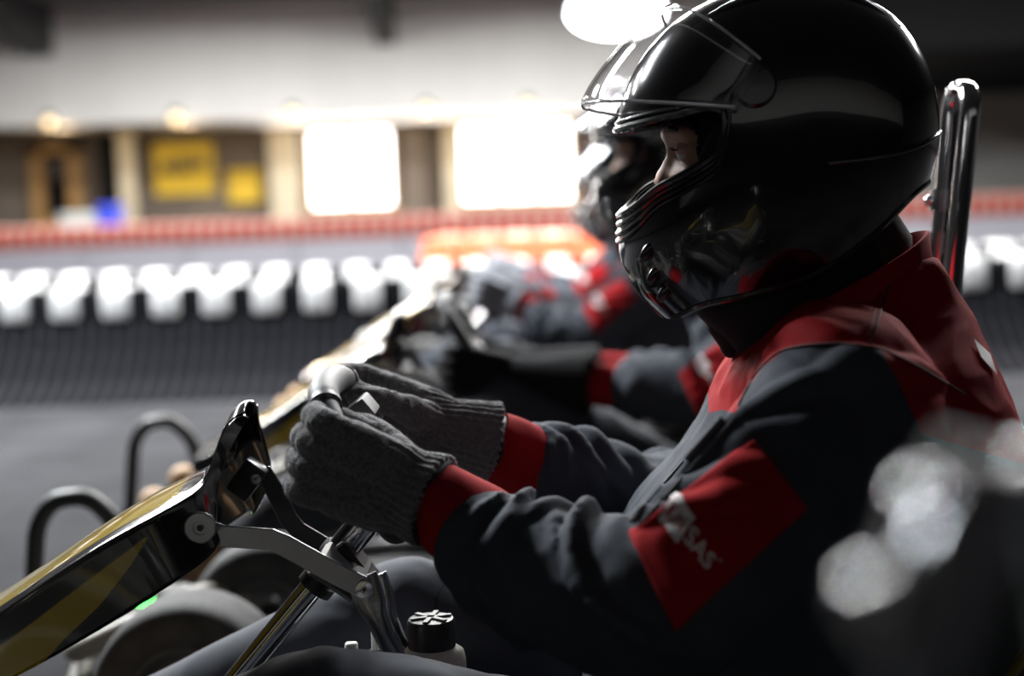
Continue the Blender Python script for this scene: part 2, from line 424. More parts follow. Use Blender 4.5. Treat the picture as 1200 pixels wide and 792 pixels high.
# bins behind the red barrier
def bin_(px, w, ztop, Y, m, label):
    x = wx(px, 250, Y); o = root('storage_bin', (x, Y, 0), label, 'bin')
    mesh_obj('body', loft([[(x+sx*w*k, Y+sy*w*k, z) for sx, sy in ((-1, -1), (1, -1), (1, 1), (-1, 1))] for z, k in ((0, .42), (ztop*.9, .5))]), m, o, smooth=False)
    mesh_obj('lid', box(x-w*.54, x+w*.54, Y-w*.54, Y+w*.54, ztop*.9, ztop, .02, 2), m, o)
bin_(130, .34, 1.15, 24, 'blue', 'blue bin behind the red barrier beside the black pillar')
bin_(95, .55, 1.02, 24, 'binwhite', 'off-white bin behind the red barrier in front of wooden door')
# warm downlights under the cladding edge
for px, py in ((62, 139), (210, 136), (345, 132), (500, 124), (618, 121)):
    c = P(px, py, 25.1); n = {62: 'beside the wooden door', 210: 'over the large yellow board', 345: 'over the cream pillar', 500: 'between the two windows', 618: 'over the large window'}[px]
    o = root('downlight', (c.x, 24.9, 2.56), 'small warm round lamp under the white cladding '+n, 'lamp', 'warm lamps under the cladding')
    mesh_obj('bulb', ellipsoid((c.x, 24.86, 2.60), (.085, .085, .085)), 'warm_lamp', o); l_ = bpy.data.lights.new('downlight_bulb', 'POINT'); l_.energy = 45; l_.color = (1, .75, .45); l_.shadow_soft_size = .09
    lo = bpy.data.objects.new('downlight_bulb', l_); COL.objects.link(lo); lo.location = (c.x, 25.6, 2.4)
    mesh_obj('holder', lathe([(.03, .05), (.09, .07), (.09, .13), (.03, .15)], (c.x, 24.86, 2.62), (0, 0, 1), 16), 'beam', o)
# ceiling lamps
for i, (x, y) in enumerate(CEIL_LAMPS+KEY_LAMPS):
    o = root('ceiling_lamp', (x, y, 4.6), 'long white strip lamp on the dark ceiling', 'lamp', 'ceiling strip lamps')
    mesh_obj('housing', box(x-1.25, x+1.25, y-.28, y+.28, 4.40, 4.6, .02, 1), 'wall_white', o); mesh_obj('diffuser', box(x-1.2, x+1.2, y-.25, y+.25, 4.36, 4.40), 'lamp', o, smooth=False)
# hanging lamp seen above the visor
c = P(722, 14, 13); o = root('hanging_lamp', (c.x, 13, c.z), 'large bright hall lamp hanging behind the raised visor', 'lamp')
M['bright_lamp'] = mat('bright_lamp_face', (1, 1, 1), .5, emit=(1, 1, 1), estr=30)
mesh_obj('shade', lathe([(.08, .35), (.16, .32), (.42, .02), (.44, .0), (.43, -.01), (.40, .02), (.12, .30), (.05, .3)], tuple(c), (0, 0, 1), 32), 'wall_white', o)
mesh_obj('lamp_face', ellipsoid(tuple(c), (.42, .42, .2)), 'bright_lamp', o)
mesh_obj('cable', tube([tuple(c+Vector((0, 0, .34))), (c.x, 13, 4.6)], .012, 3, 8), 'beam', o)

# ------------------------------------------------------------------ barriers
# far barrier: lavender rail panels, red blocks with pale spacers on top
o = root('track_barrier', (0, 20, 0), 'long far barrier of red and pale blocks on lavender grey rail', 'barrier')
mesh_obj('core', box(-12, 12, 20.05, 20.3, 0, .5), 'black_paint', o, smooth=False)
for i in range(16): mesh_obj('rail_panel', box(-12+i*1.5+.01, -10.5+i*1.5-.01, 19.98, 20.05, .02, .50, .012, 1), 'greyrail', o)
rb = pb = None
for i in range(112):
    x = -10.6+i*.19
    if rb is None: rb = q = mesh_obj('red_block', box(x-.06, x+.06, 19.95, 20.25, .50, .80, .03, 2), 'redplastic', o)
    else: q = rb.copy(); COL.objects.link(q); q.location.x += i*.19
    if pb is None: pb = q = mesh_obj('pale_spacer', box(x+.06, x+.13, 19.98, 20.22, .52, .82, .02, 1), 'paleplastic', o)
    else: q = pb.copy(); COL.objects.link(q); q.location.x += i*.19
# two near barriers: black slats and white blocks
PER = .245
def slat_profile(Y):
    pr = [(Y, .525), (Y-.005, .36), (Y-.06, .24), (Y-.20, .10), (Y-.36, .012), (Y-.37, .0), (Y+.03, .0), (Y+.03, .525)]
    return pr
def barrier(Y, px_phase, x0, x1, label, slats):
    o = root('track_barrier', (0, Y, 0), label, 'barrier', None)
    mesh_obj('core', box(x0, x1, Y+.03, Y+.25, 0, .515), 'black_paint', o, smooth=False)
    ph = P(px_phase, 340, Y).x % PER
    first = None
    for i in range(int(x0/PER), int(x1/PER)):
        x = i*PER+ph
        if first is None: first = (mesh_obj('white_block', box(x-.064, x+.064, Y-.035, Y+.2, .375, .535, .02, 2), 'whiteblock', o), x)
        else: q = first[0].copy(); COL.objects.link(q); q.location.x += x-first[1]
    if slats:
        first = None; n = int((x1-x0)/.063)
        for i in range(n):
            x = x0+i*.063
            if first is None:
                poly = [(x+.004, y, z) for y, z in slat_profile(Y-.005)]
                first = mesh_obj('slat', outward(prism(poly, (.040, 0, 0))), 'slat', o, smooth=False)
            else: q = first.copy(); COL.objects.link(q); q.location.x += i*.063
    return o
barrier(6.9, 75, -3.6, 4.4, 'near black slatted track barrier topped with white blocks', True)
barrier(8.6, 85, -4.6, 5.4, 'second black barrier with white blocks, behind the slatted one', False)
# orange blocks behind the row of drivers
first = None
for r in range(4):
    for i in range(8):
        x, y = -.50+i*.27+(r % 2)*.05, 10.2+r*.42
        if first is None:
            first = q = mesh_obj('orange_barrier_block', join(box(x-.125, x+.125, y-.2, y+.2, 0, .57, .03, 2), box(x-.11, x+.11, y-.185, y+.185, .55, .65, .03, 3)), 'orange')
            WLX = (x, y)
        else: q = first.copy(); COL.objects.link(q); q.location.x += x-WLX[0]; q.location.y += y-WLX[1]
        tag(q, 'orange plastic barrier block in the row nearest the drivers' if r == 0 else 'orange plastic barrier block packed behind the row nearest the drivers', 'barrier', 'orange barrier blocks')
# ================================================================== the kart (built where the nearest occupied kart stands)
CY = 1.55; KROOT = Vector((-.05, CY, 0))
def flatbar(pts, h, t, normal=(0, 1, 0)):
    """flat strip along points in a vertical plane: height h, thickness t"""
    n = Vector(normal); R = []
    pts = [Vector(p) for p in pts]
    for i, p in enumerate(pts):
        d = (pts[min(i+1, len(pts)-1)]-pts[max(i-1, 0)]).normalized(); u = n.cross(d).normalized()
        R.append([tuple(p+u*a*h/2+n*b*t/2) for a, b in ((-1, -1), (1, -1), (1, 1), (-1, 1))])
    v, f = loft(R); bm = bmesh.new(); vs = [bm.verts.new(p) for p in v]
    for q in f: bm.faces.new([vs[i] for i in q])
    bmesh.ops.recalc_face_normals(bm, faces=bm.faces)
    ed = [e for e in bm.edges if len(e.link_faces) == 2 and e.calc_face_angle(0) > .8]
    bmesh.ops.bevel(bm, geom=ed, offset=min(h, t)*.2, segments=1, affect='EDGES', profile=.5); bm.verts.index_update()
    r = [tuple(x.co) for x in bm.verts], [tuple(x.index for x in q.verts) for q in bm.faces]; bm.free(); return r
def wheel_parts(o, x, y, side, R, w, name='front_wheel'):
    """side: -1 outer face toward -Y"""
    prof = []
    rr = [(R*.56, -w*.5), (R*.62, -w*.52), (R*.80, -w*.53), (R*.93, -w*.49), (R*.985, -w*.40), (R, -w*.2), (R, w*.2), (R*.985, w*.40), (R*.93, w*.49), (R*.80, w*.53), (R*.62, w*.52), (R*.56, w*.5), (R*.54, 0)]
    t = mesh_obj('tyre', outward(lathe(rr, (x, y, R), (0, 1, 0), 56, closed=True)), 'rubber', o, sharp=60)
    rim = [(R*.57, -w*.50), (R*.55, -w*.52), (R*.50, -w*.48), (R*.48, -w*.30), (R*.40, -w*.22), (R*.2, -w*.20), (R*.19, w*.25), (R*.48, w*.3), (R*.50, w*.48), (R*.57, w*.50)]
    r = mesh_obj('wheel_rim', outward(lathe(rim, (x, y, R), (0, 1, 0), 40, closed=True)), 'rim', t)
    mesh_obj('hub', outward(lathe([(.001, -w*.45), (R*.12, -w*.45), (R*.20, -w*.3), (R*.20, w*.3), (R*.12, w*.45), (.001, w*.45)], (x, y, R), (0, 1, 0), 20)), 'dark_steel', t)
    for s in (-1, 1):
        for k in range(5):
            a = k*math.tau/5; mesh_obj('lug_nut', lathe([(.006, -.006), (.006, .006)], (x+math.cos(a)*R*.3, y+s*w*.235, R+math.sin(a)*R*.3), (0, 1, 0), 6), 'steel', t)
def bolt(c, r, axis, parent, m='steel'):
    c = Vector(c); ax = Vector(axis).normalized()
    b = mesh_obj('bolt', outward(lathe([(.0005, -.001), (r, -.001), (r, .0022), (r*.93, .003), (r*.45, .0032), (r*.42, .0015), (.0005, .0015)], tuple(c), tuple(ax), 28)), m, parent, sharp=30)
    mesh_obj('bolt_recess', outward(lathe([(.0005, .001), (r*.22, .001), (r*.22, .0035), (.0005, .0035)], tuple(c), tuple(ax), 6)), 'dark_steel', b, sharp=20)
    return b

# steering geometry
WTOP = P(386, 449, CY)
E1 = Vector((0, -1, 0)); E2 = Vector((-.5, 0, .866)); WN = Vector((.866, 0, .5)); WR = .148
WC = WTOP-E2*WR
COL_A, COL_B = P(262, 815, CY), P(448, 588, CY)

def build_kart(label, group, hoop):
    o = root('racing_kart', tuple(KROOT), label, 'kart', group)
    # ---- chassis
    for s in (-1, 1):
        mesh_obj('frame_rail', polytube([(-.84, CY+s*.22, .075), (-.55, CY+s*.26, .06), (-.1, CY+s*.36, .06), (.55, CY+s*.33, .06), (.72, CY+s*.30, .08)], .016, bend=.1), 'frame', o)
    for x, w in ((-.52, .30), (-.2, .35), (.25, .36), (.56, .34)):
        mesh_obj('cross_tube', tube([(x, CY-w, .06), (x, CY+w, .06)], .015, 3, 12), 'frame', o)
    mesh_obj('floor_pan', box(-.82, .0, CY-.26, CY+.26, .036, .042), 'plastic_black', o, smooth=False)
    # ---- front bumper and nose
    mesh_obj('front_bumper', polytube([(-.62, CY-.48, .10), (-.80, CY-.40, .12), (-.84, CY-.2, .13), (-.84, CY+.2, .13), (-.80, CY+.40, .12), (-.62, CY+.48, .10)], .02, bend=.1), 'frame', o)
    mesh_obj('bumper_bar', polytube([(-.70, CY-.24, .07), (-.80, CY-.22, .22), (-.80, CY+.22, .22), (-.70, CY+.24, .07)], .014, bend=.06), 'frame', o)
    for s in (-1, 1):
        # black guard hoop ahead of each front wheel
        y = CY+s*.47
        gx = -.07 if s > 0 else 0
        mesh_obj('guard_hoop', polytube([(a+gx, b, c) for a, b, c in ((-.955, y, .08), (-.93, y, .30), (-.90, y, .345), (-.83, y-.01, .355), (-.785, y, .30), (-.75, y, .10))], .0165, bend=.045, seg=14), 'black_tube', o)
        mesh_obj('side_pod', outward(loft([[(x, CY+s*(.52+a*b), z) for a, z in ((-.07, .05), (.09, .05), (.11, .12), (.06, .2), (-.07, .215))] for x, b in ((-.33, .6), (-.28, 1), (.0, 1.05), (.3, 1), (.34, .7))])), 'plastic_black', o)
        wheel_parts(o, -.50, CY+s*.54, s, .14, .13)
        mesh_obj('stub_axle', tube([(-.50, CY+s*.27, .14), (-.50, CY+s*.50, .14)], .013, 3, 12), 'steel', o)
        mesh_obj('king_pin', tube([(-.50, CY+s*.30, .06), (-.50, CY+s*.30, .19)], .017, 3, 12), 'dark_steel', o)
        mesh_obj('tie_rod', tube([(-.44, CY+s*.03, .13), (-.45, CY+s*.33, .13)], .008, 3, 10), 'steel', o)
        wheel_parts(o, .56, CY+s*.52, s, .14, .20)
        # pedals
        p = mesh_obj('pedal', polytube([(-.62, CY+s*.13, .05), (-.72, CY+s*.13, .16), (-.74, CY+s*.13, .24), (-.74, CY+s*.07, .245)], .008, bend=.02), 'dark_steel', o)
    mesh_obj('rear_axle', tube([(.56, CY-.5, .14), (.56, CY+.5, .14)], .02, 3, 16), 'steel', o)
    mesh_obj('rear_bumper', polytube([(.62, CY-.36, .08), (.80, CY-.52, .13), (.82, CY-.4, .14), (.82, CY+.4, .14), (.80, CY+.52, .13), (.62, CY+.36, .08)], .02, bend=.06), 'black_tube', o)
    eng = mesh_obj('engine', join(box(.22, .44, CY+.34, CY+.50, .10, .30, .02, 2), lathe([(.07, 0), (.075, .01), (.075, .08), (.06, .10)], (.33, CY+.42, .30), (0, 0, 1), 24)), 'dark_steel', o)
    for k in range(5): mesh_obj('cooling_fin', box(.225, .435, CY+.33, CY+.51, .13+k*.03, .137+k*.03), 'steel', eng, smooth=False)
    # ---- bucket seat
    st = []
    for x, z, w, d in ((-.08, .10, .17, .05), (.05, .075, .20, .10), (.25, .07, .22, .14), (.42, .10, .225, .18), (.56, .20, .225, .18), (.635, .36, .22, .15), (.672, .50, .19, .08)):
        nrm = Vector((0, 0, 1))
        st.append((x, z, w, d))
    rows = []
    for i, (x, z, w, d) in enumerate(st):
        j0, j1 = st[max(i-1, 0)], st[min(i+1, len(st)-1)]
        tx, tz = j1[0]-j0[0], j1[1]-j0[1]; l = math.hypot(tx, tz); ux, uz = -tz/l, tx/l
        rows.append([(x+ux*d*abs(a)**3, CY+w*math.sin(a*math.pi/2), z+uz*d*abs(a)**3) for a in np.linspace(-1, 1, 17)])
    rows = [[tuple(q) for q in spline([r[j] for r in rows], 22)] for j in range(17)]
    v = [p for r in rows for p in r]; f = [(j*22+i, j*22+i+1, (j+1)*22+i+1, (j+1)*22+i) for j in range(16) for i in range(21)]
    s_ = mesh_obj('seat', (v, f), 'seat', o); sm = s_.modifiers.new('s', 'SOLIDIFY'); sm.thickness = .008
    for a in (0, 16):
        mesh_obj('seat_edge', tube(rows[a][::3], .008, 30, 10), 'seat_trim', s_)
    # ---- roll hoop (chrome)
    h = mesh_obj('roll_hoop', polytube(hoop['pts'], hoop['r'], bend=hoop['bend'], seg=20, n=12), hoop.get('m', 'chrome'), o)
    for q in hoop['clamps']:
        cl = mesh_obj('hoop_clamp', outward(lathe([(hoop['r']*1.01, -.014), (hoop['r']*1.4, -.014), (hoop['r']*1.4, .014), (hoop['r']*1.01, .014)], q, hoop['axis'], 24, closed=True)), 'steel', h)
        mesh_obj('clamp_screw', ellipsoid((q[0]-hoop['r']*1.45, q[1], q[2]), (.008, .008, .008), 12, 8), 'chrome', h)
    # ---- steering column, wheel
    c = mesh_obj('steering_column', tube([tuple(COL_A+(COL_A-COL_B)*.45), tuple(COL_B)], .0135, 3, 24), 'chrome', o)
    ax = (COL_B-COL_A).normalized()
    for px, py, r in ((372, 684, .021), (396, 650, .021)):
        q = P(px, py, CY); mesh_obj('column_collar', outward(lathe([(.0137, -.006), (r, -.006), (r, .006), (.0137, .006)], tuple(q), tuple(ax), 28, closed=True)), 'dark_steel', c, sharp=30)
    mesh_obj('column_sleeve', tube([tuple(P(398, 648, CY)), tuple(P(446, 590, CY))], .0175, 3, 28), 'chrome', c)
    w = []
    N = 120
    for i in range(N):
        a = i*math.tau/N; ca, sa = math.cos(a), math.sin(a)
        rad = WR/(abs(ca)**3.2+abs(sa)**3.2)**(1/3.2)
        w.append((a, tuple(WC+E1*ca*rad*.98+E2*sa*rad*(1 if sa > 0 else .10))))
    path = np.array([p for a, p in w]); rings = []
    for i in range(N):
        t = path[(i+1) % N]-path[i-1]; t /= np.linalg.norm(t); n = np.array(WN); b = np.cross(t, n)
        a = w[i][0]; top = abs(a-math.pi/2)
        r = .0165 if top < .62 else .0145
        rings.append([path[i]+r*(n*math.cos(q)+b*math.sin(q)) for q in np.linspace(0, math.tau, 18, endpoint=False)])
    sw = mesh_obj('steering_wheel', outward(loft(rings, closed_path=True)), 'grip', o)
    for a in (math.pi/2-.60, math.pi/2+.60):
        i = int(a/math.tau*N); t = path[i+1]-path[i-1]; t /= np.linalg.norm(t)
        mesh_obj('grip_band', outward(lathe([(.0160, -.005), (.0180, -.004), (.0180, .004), (.0160, .005)], tuple(path[i]), tuple(t), 24, closed=True)), 'plastic_black', sw)
    mesh_obj('wheel_hub', outward(lathe([(.001, -.03), (.03, -.03), (.034, -.02), (.034, .012), (.03, .016), (.001, .016)], tuple(WC), tuple(WN), 28)), 'dark_steel', sw)
    for a in (math.radians(10), math.radians(170), math.radians(270)):
        i = int((a % math.tau)/math.tau*N) % N
        e = Vector(path[i]); d = (e-WC); n = WN.cross(d).normalized()
        mesh_obj('spoke', flatbar([tuple(WC+d*.12), tuple(WC+d*.96)], .03, .006, tuple(WN)), 'dark_steel', sw)
    bx = P(420, 473, CY); rot = Matrix((( .5, 0, .866), (0, 1, 0), (-.866, 0, .5))).to_4x4()
    gb = mesh_obj('hub_box', xform(box(-.045, .012, -.028, .030, -.02, .004, .003, 2), Matrix.Translation(bx) @ Matrix.Rotation(math.radians(-38), 4, 'Y')), 'label_grey', sw)
    # ---- front fairing
    ST = [((286, 486), (292, 489), .085), ((274, 491), (281, 506), .105), ((260, 508), (268, 532), .125), ((248, 540), (256, 572), .145), ((239, 562), (254, 612), .165), ((222, 579), (252, 645), .195),
          ((180, 603), (205, 682), .235), ((130, 630), (135, 727), .26), ((70, 668), (62, 770), .28), ((0, 716), (-5, 805), .30), ((-70, 762), (-75, 840), .31), ((-150, 806), (-155, 862), .30), ((-210, 834), (-212, 866), .26)]
    prof = []
    for (a, b, w_) in ST:
        q0, q1 = P(a[0], a[1], CY-w_/2), P(b[0], b[1], CY-w_/2); fb = {0: (304, 496), 1: (312, 520), 2: (318, 548), 3: (314, 572), 4: (300, 600)}.get(len(prof)); q2 = P(*fb, CY+w_/2) if fb else q1; prof.append((q0.x, q0.z, q1.x, q1.z, w_, q2.x, q2.z))
    prof = spline(prof, 90); V, F = [], []; yel = []
    top = []
    nb = 9
    for i, (x0, z0, x1, z1, w_, x2, z2) in enumerate(prof):
        row = []
        for s in np.linspace(0, 1, 16): row.append((x1+(x0-x1)*s*.94, CY-w_/2, z1+(z0-z1)*s*.94, s))          # near flange
        for a in np.linspace(10, 80, 6):                                                                     # rounded edge
            t = math.radians(a); e = .94+.06*math.sin(t); row.append((x1+(x0-x1)*e, CY-w_/2+.010*(1-math.cos(t)), z1+(z0-z1)*e, 2))
        for s in np.linspace(.06, .94, 17): bul = .010*math.sin(s*math.pi); row.append((x0-bul*.3, CY-w_/2+w_*s, z0+bul, 2+s))
        for (x, y, z, s) in row[:22][::-1]:
            e = s*.94 if s <= 1 else None
            row.append((x2+(x0-x2)*e, 2*CY-y, z2+(z0-z2)*e, s) if e is not None else (x, 2*CY-y, z, s))
        V += row
    m_ = 16+6+17+22
    for i in range(89):
        for j in range(m_-1): a = i*m_+j; F.append((a, a+1, a+m_+1, a+m_))
    v3 = np.array([r[:3] for r in V])
    px = np.array([proj((p[0], CY-abs(p[1]-CY), p[2])) for p in v3])
    band = poly_sdf(px[:, 0], px[:, 1], [(179, 622), (150, 645), (100, 682), (40, 728), (-80, 815), (-90, 860), (30, 800), (72, 752), (118, 708), (152, 664)])/1100.
    s = np.array([r[3] for r in V]); ii = np.repeat(np.arange(90), m_)
    cross = np.where((s > 2.0) & (s < 3.0), .40-np.abs(s-2.5), -.1)
    tp = np.minimum(cross*.25, np.minimum((ii-41)*.004, (82-ii)*.004))
    yv = np.where((s >= 2), tp, band)
    fo = mesh_obj('front_fairing', (v3, F), 'fairing', o, attrs={'yellow': yv}, sharp=50)
    so = fo.modifiers.new('s', 'SOLIDIFY'); so.thickness = .0035; so.offset = -1
    # windscreen lip far side and mounting washer
    yn = CY-.108
    wsh = P(235, 618, yn-.003); bolt(tuple(wsh), .0165, (0, -1, 0), fo)
    # ---- steel brackets from column to fairing
    y1, y2 = CY-.085, CY+.03
    def L(pts, y): return [tuple(P(a, b, y)) for a, b in pts]
    br = mesh_obj('fairing_bracket', flatbar(L([(238, 620), (262, 628), (318, 632), (334, 639), (392, 671), (430, 690)], y1), .023, .005), 'steel', o, smooth=False)
    br2 = mesh_obj('fairing_bracket', flatbar(L([(285, 560), (312, 556), (322, 575), (338, 608), (350, 622), (400, 652), (440, 684)], y2), .021, .005), 'dark_steel', o, smooth=False)
    mesh_obj('bracket_tab', xform(box(-.014, .014, -.012, .012, -.022, .020, .003, 2), Matrix.Translation(P(291, 560, y2-.01)) @ Matrix.Rotation(math.radians(38), 4, 'Y')), 'dark_steel', br2, sharp=30)
    bolt(tuple(P(300, 561, y2-.024)), .006, (0, -1, 0), br2)
    mesh_obj('clamp_plate', flatbar([tuple(P(375, 648, (y1+y2)/2)), tuple(P(428, 684, (y1+y2)/2))], .026, y2-y1-.012), 'dark_steel', o, smooth=False)
    mesh_obj('clamp_plate', flatbar([tuple(P(400, 632, CY+.0)), tuple(P(446, 690, CY+.0))], .012, .05), 'dark_steel', o, smooth=False)
    bolt(tuple(P(427, 690, y1-.005)), .0095, (0, -1, 0), br, 'chrome')
    # steering support legs, flattened at the joint
    for y, dx in ((CY-.078, 0), (CY-.01, 12)):
        R = []
        for (a, b, ww, tt) in ((424, 676, .017, .003), (430, 694, .0175, .004), (435, 708, .0165, .006), (440, 720, .013, .010), (450, 742, .0115, .011), (466, 776, .011, .011), (500, 850, .011, .011), (560, 960, .011, .011)):
            q = P(a+dx, b, y); d = (P(466, 776, y)-P(430, 694, y)).normalized(); u = Vector((0, 1, 0)).cross(d)
            R.append([tuple(q+u*ww*math.cos(t)+Vector((0, 1, 0))*tt*math.sin(t)) for t in np.linspace(0, math.tau, 20, endpoint=False)])
        mesh_obj('steering_support', loft(R), 'steel', o)
    mesh_obj('support_plate', box(-.10, .02, CY-.12, CY+.06, .055, .065, .002, 1), 'dark_steel', o)
    # ---- brake fluid bottle with black cap, on its bracket
    bc = P(506, 752, CY-.02); zc = P(506, 724, CY-.02).z
    bt = mesh_obj('fluid_bottle', outward(lathe([(.001, -.135), (.034, -.135), (.037, -.128), (.037, -.048), (.035, -.038), (.027, -.032), (.0235, -.030), (.0235, -.012), (.001, -.012)], (bc.x, bc.y, zc), (0, 0, 1), 36)), 'bottle', o, sharp=50)
    capm = mesh_obj('bottle_cap', outward(lathe([(.001, -.032), (.0262, -.032), (.0262, -.003), (.0245, -.0005), (.022, .0), (.001, .0)], (bc.x, bc.y, zc), (0, 0, 1), 40)), 'plastic_black', bt, sharp=35)
    for k in range(6):
        a = k*math.tau/6+.3
        mesh_obj('cap_rib', flatbar([(bc.x+math.cos(a)*.004, bc.y+math.sin(a)*.004, zc+.0012), (bc.x+math.cos(a)*.023, bc.y+math.sin(a)*.023, zc+.0012)], .006, .0022, (0, 0, 1)), 'label_grey', capm, sharp=30)
    mesh_obj('bottle_bracket', join(box(bc.x-.04, bc.x+.04, bc.y-.04, bc.y+.04, zc-.142, zc-.135), box(bc.x-.006, bc.x+.006, bc.y-.03, bc.y+.03, .06, zc-.14)), 'dark_steel', o, smooth=False)
    vc = P(440, 757, CY+.02)
    vl = mesh_obj('brake_valve', outward(lathe([(.001, -.05), (.012, -.05), (.012, -.008), (.008, -.004), (.001, -.004)], tuple(vc), (0, 0, 1), 20)), 'plastic_black', o, sharp=35)
    mesh_obj('valve_nipple', outward(lathe([(.001, -.004), (.0045, -.004), (.0045, .018), (.001, .018)], tuple(vc), (0, 0, 1), 12)), 'white_plastic', vl, sharp=35)
    q = P(412, 765, CY); mesh_obj('cable_clip', box(q.x-.007, q.x+.007, q.y-.006, q.y+.006, q.z-.25, q.z+.012, .002, 1), 'white_plastic', o)
    mesh_obj('valve_mount', box(vc.x-.05, vc.x+.03, vc.y-.05, vc.y+.02, vc.z-.30, vc.z-.05), 'dark_steel', o, smooth=False)
    for a, b, r in ((.21, .12, .021), (.15, .06, .016)):
        mesh_obj('bumper_stay', polytube([(-.45, CY-.42, a*.6), (-.60, CY-.63, a), (-.82, CY-.67, b), (-.84, CY-.40, .12)], r, bend=.05), 'pale_tube', o)
    # ---- lap timer box with green lights on the left front rail
    lb = mesh_obj('timer_box', box(-.745, -.64, CY-.60, CY-.54, .155, .205, .006, 2), 'plastic_black', o)
    for dx in (0, .022): mesh_obj('green_light', ellipsoid((-.715+dx, CY-.60, .188), (.010, .006, .007), 14, 10), 'led', lb)
    mesh_obj('timer_arm', tube([(-.68, CY-.57, .14), (-.70, CY-.46, .10)], .008, 3, 8), 'frame', o)
    return o

HX = 520/FPX*1.84
hoopA = dict(pts=[tuple(P(1082, 420, 1.87)+Vector((0, 0, -.6))), tuple(P(1098, 330, 1.87)), tuple(P(1117, 104, 1.87)), tuple(P(1140, 104, 1.79)), tuple(P(1116, 330, 1.79)), tuple(P(1100, 430, 1.79)+Vector((0, 0, -.6)))],
             r=.0125, bend=.04, clamps=[tuple(P(1106, 235, 1.87)), tuple(P(1102, 285, 1.87))], axis=(P(1117, 104, 1.87)-P(1098, 330, 1.87)))
DX = {2: .06, 3: .08, 4: .11}; DY = {2: 1.45, 3: 2.85, 4: 4.2}
k1 = build_kart('black and yellow kart with steel fairing brackets, held by driver in grey wool gloves', 'row of karts', hoopA)
for i, lab in ((2, 'black and yellow kart of the driver in long black gloves'), (3, 'black and yellow kart between the long-gloved driver and last kart of the row'), (4, 'black and yellow kart beside the slatted black barrier, last of the row')):
    k = copy_tree(k1); k.location = KROOT+Vector((DX[i], DY[i], 0)); k['label'] = lab
    if i > 2:
        for ch in list(k.children):
            if ch.name.startswith('guard_hoop'): bpy.data.objects.remove(ch)
            elif ch.name.startswith('timer_box'):
                for g in list(ch.children): bpy.data.objects.remove(g)
# empty kart close to the camera: only its low chrome hoop rises into view
DX0, DY0 = -.47, -1.44
def P0(px, py, Y): return tuple(P(px, py, Y)-Vector((DX0, DY0, 0)))
hoop0 = dict(pts=[P0(1300, 1500, .42), P0(1265, 760, .42), P0(1215, 545, .40), P0(1125, 600, .36), P0(1085, 705, .345), P0(1040, 1300, .34)],
             r=.0085, bend=.03, m='dull_chrome', clamps=[P0(1085, 700, .345), P0(1140, 590, .37)], axis=(.3, 0, 1))
k0 = build_kart('empty kart whose low chrome hoop stands close beside the driver', 'row of karts', hoop0)
k0.location = KROOT+Vector((DX0, DY0, 0))
# ================================================================== drivers
def superring(c, a, b, n=2.4, seg=56):
    """closed ring: centre c, half-axis vectors a and b, superellipse exponent n"""
    c, a, b = Vector(c), Vector(a), Vector(b); R = []
    for t in np.linspace(0, math.tau, seg, endpoint=False):
        ct, st = math.cos(t), math.sin(t)
        R.append(tuple(c+a*math.copysign(abs(ct)**(2/n), ct)+b*math.copysign(abs(st)**(2/n), st)))
    return R
def torso_rings(st, grow=1.0, n=2.5, num=40):
    rows = []
    for (xf, yf, xb, yb, hw) in st:
        f, b = P(xf, yf, CY), P(xb, yb, CY); rows.append((f.x, f.z, b.x, b.z, hw))
    rings = []
    for fx, fz, bx, bz, hw in spline(rows, num):
        c = Vector(((fx+bx)/2, CY, (fz+bz)/2)); a = Vector(((fx-bx)/2, 0, (fz-bz)/2))
        rings.append(superring(c, a*grow, (0, hw*grow, 0), n))
    return rings
def sleeve(pts, rad, folds, n=150, seg=72, seed=0, count=26, amp=1.0, dens=((.5, .12), (.9, .06), (.2, .12))):
    """cloth tube; folds (along, angle deg: 0 faces the camera, 90 up, amplitude, width, slope, angular half width)"""
    rnd = random.Random(seed); F = [(a, math.radians(b), c, d, e, f) for a, b, c, d, e, f in folds]
    for _ in range(count):
        m, sd = rnd.choice(dens); F.append((min(.98, max(.04, rnd.gauss(m, sd))), rnd.uniform(-math.pi, math.pi), amp*rnd.uniform(.05, .12), rnd.uniform(.012, .026), rnd.uniform(-.12, .12), rnd.uniform(.5, 1.1)))
    path = spline([tuple(p)+(r,) for p, r in zip(pts, rad)], n); P3, R = path[:, :3], path[:, 3]
    t, N, B = frames(P3); rings = []
    ph = np.linspace(0, math.tau, seg, endpoint=False)
    for i in range(n):
        u = i/(n-1); env = min(1, u/.05, (1-u)/.04)
        up = np.cos(ph)*N[i][2]+np.sin(ph)*B[i][2]; cm = -(np.cos(ph)*N[i][1]+np.sin(ph)*B[i][1])
        psi = np.arctan2(up, cm); rr = np.ones(seg)
        for (tc, pc, a, sig, slope, hw) in F:
            dp = (psi-pc+math.pi) % math.tau-math.pi; x = (u-tc-slope*dp-.01*np.sin(3*dp+tc*50))/sig
            rr += a*np.exp(-(dp/hw)**2)*(np.exp(-np.abs(x)**2.2)-.55*np.exp(-(((x-1.35)/.5)**2))-.3*np.exp(-(((x+1.4)/.6)**2)))*env
        rr += .016*env*np.sin(ph*2+u*15+seed)+.010*env*np.sin(ph*3-u*27+seed*2)
        rr = rr*R[i]; rings.append(P3[i]+np.outer(np.cos(ph)*rr, N[i])+np.outer(np.sin(ph)*rr, B[i]))
    return loft(rings)

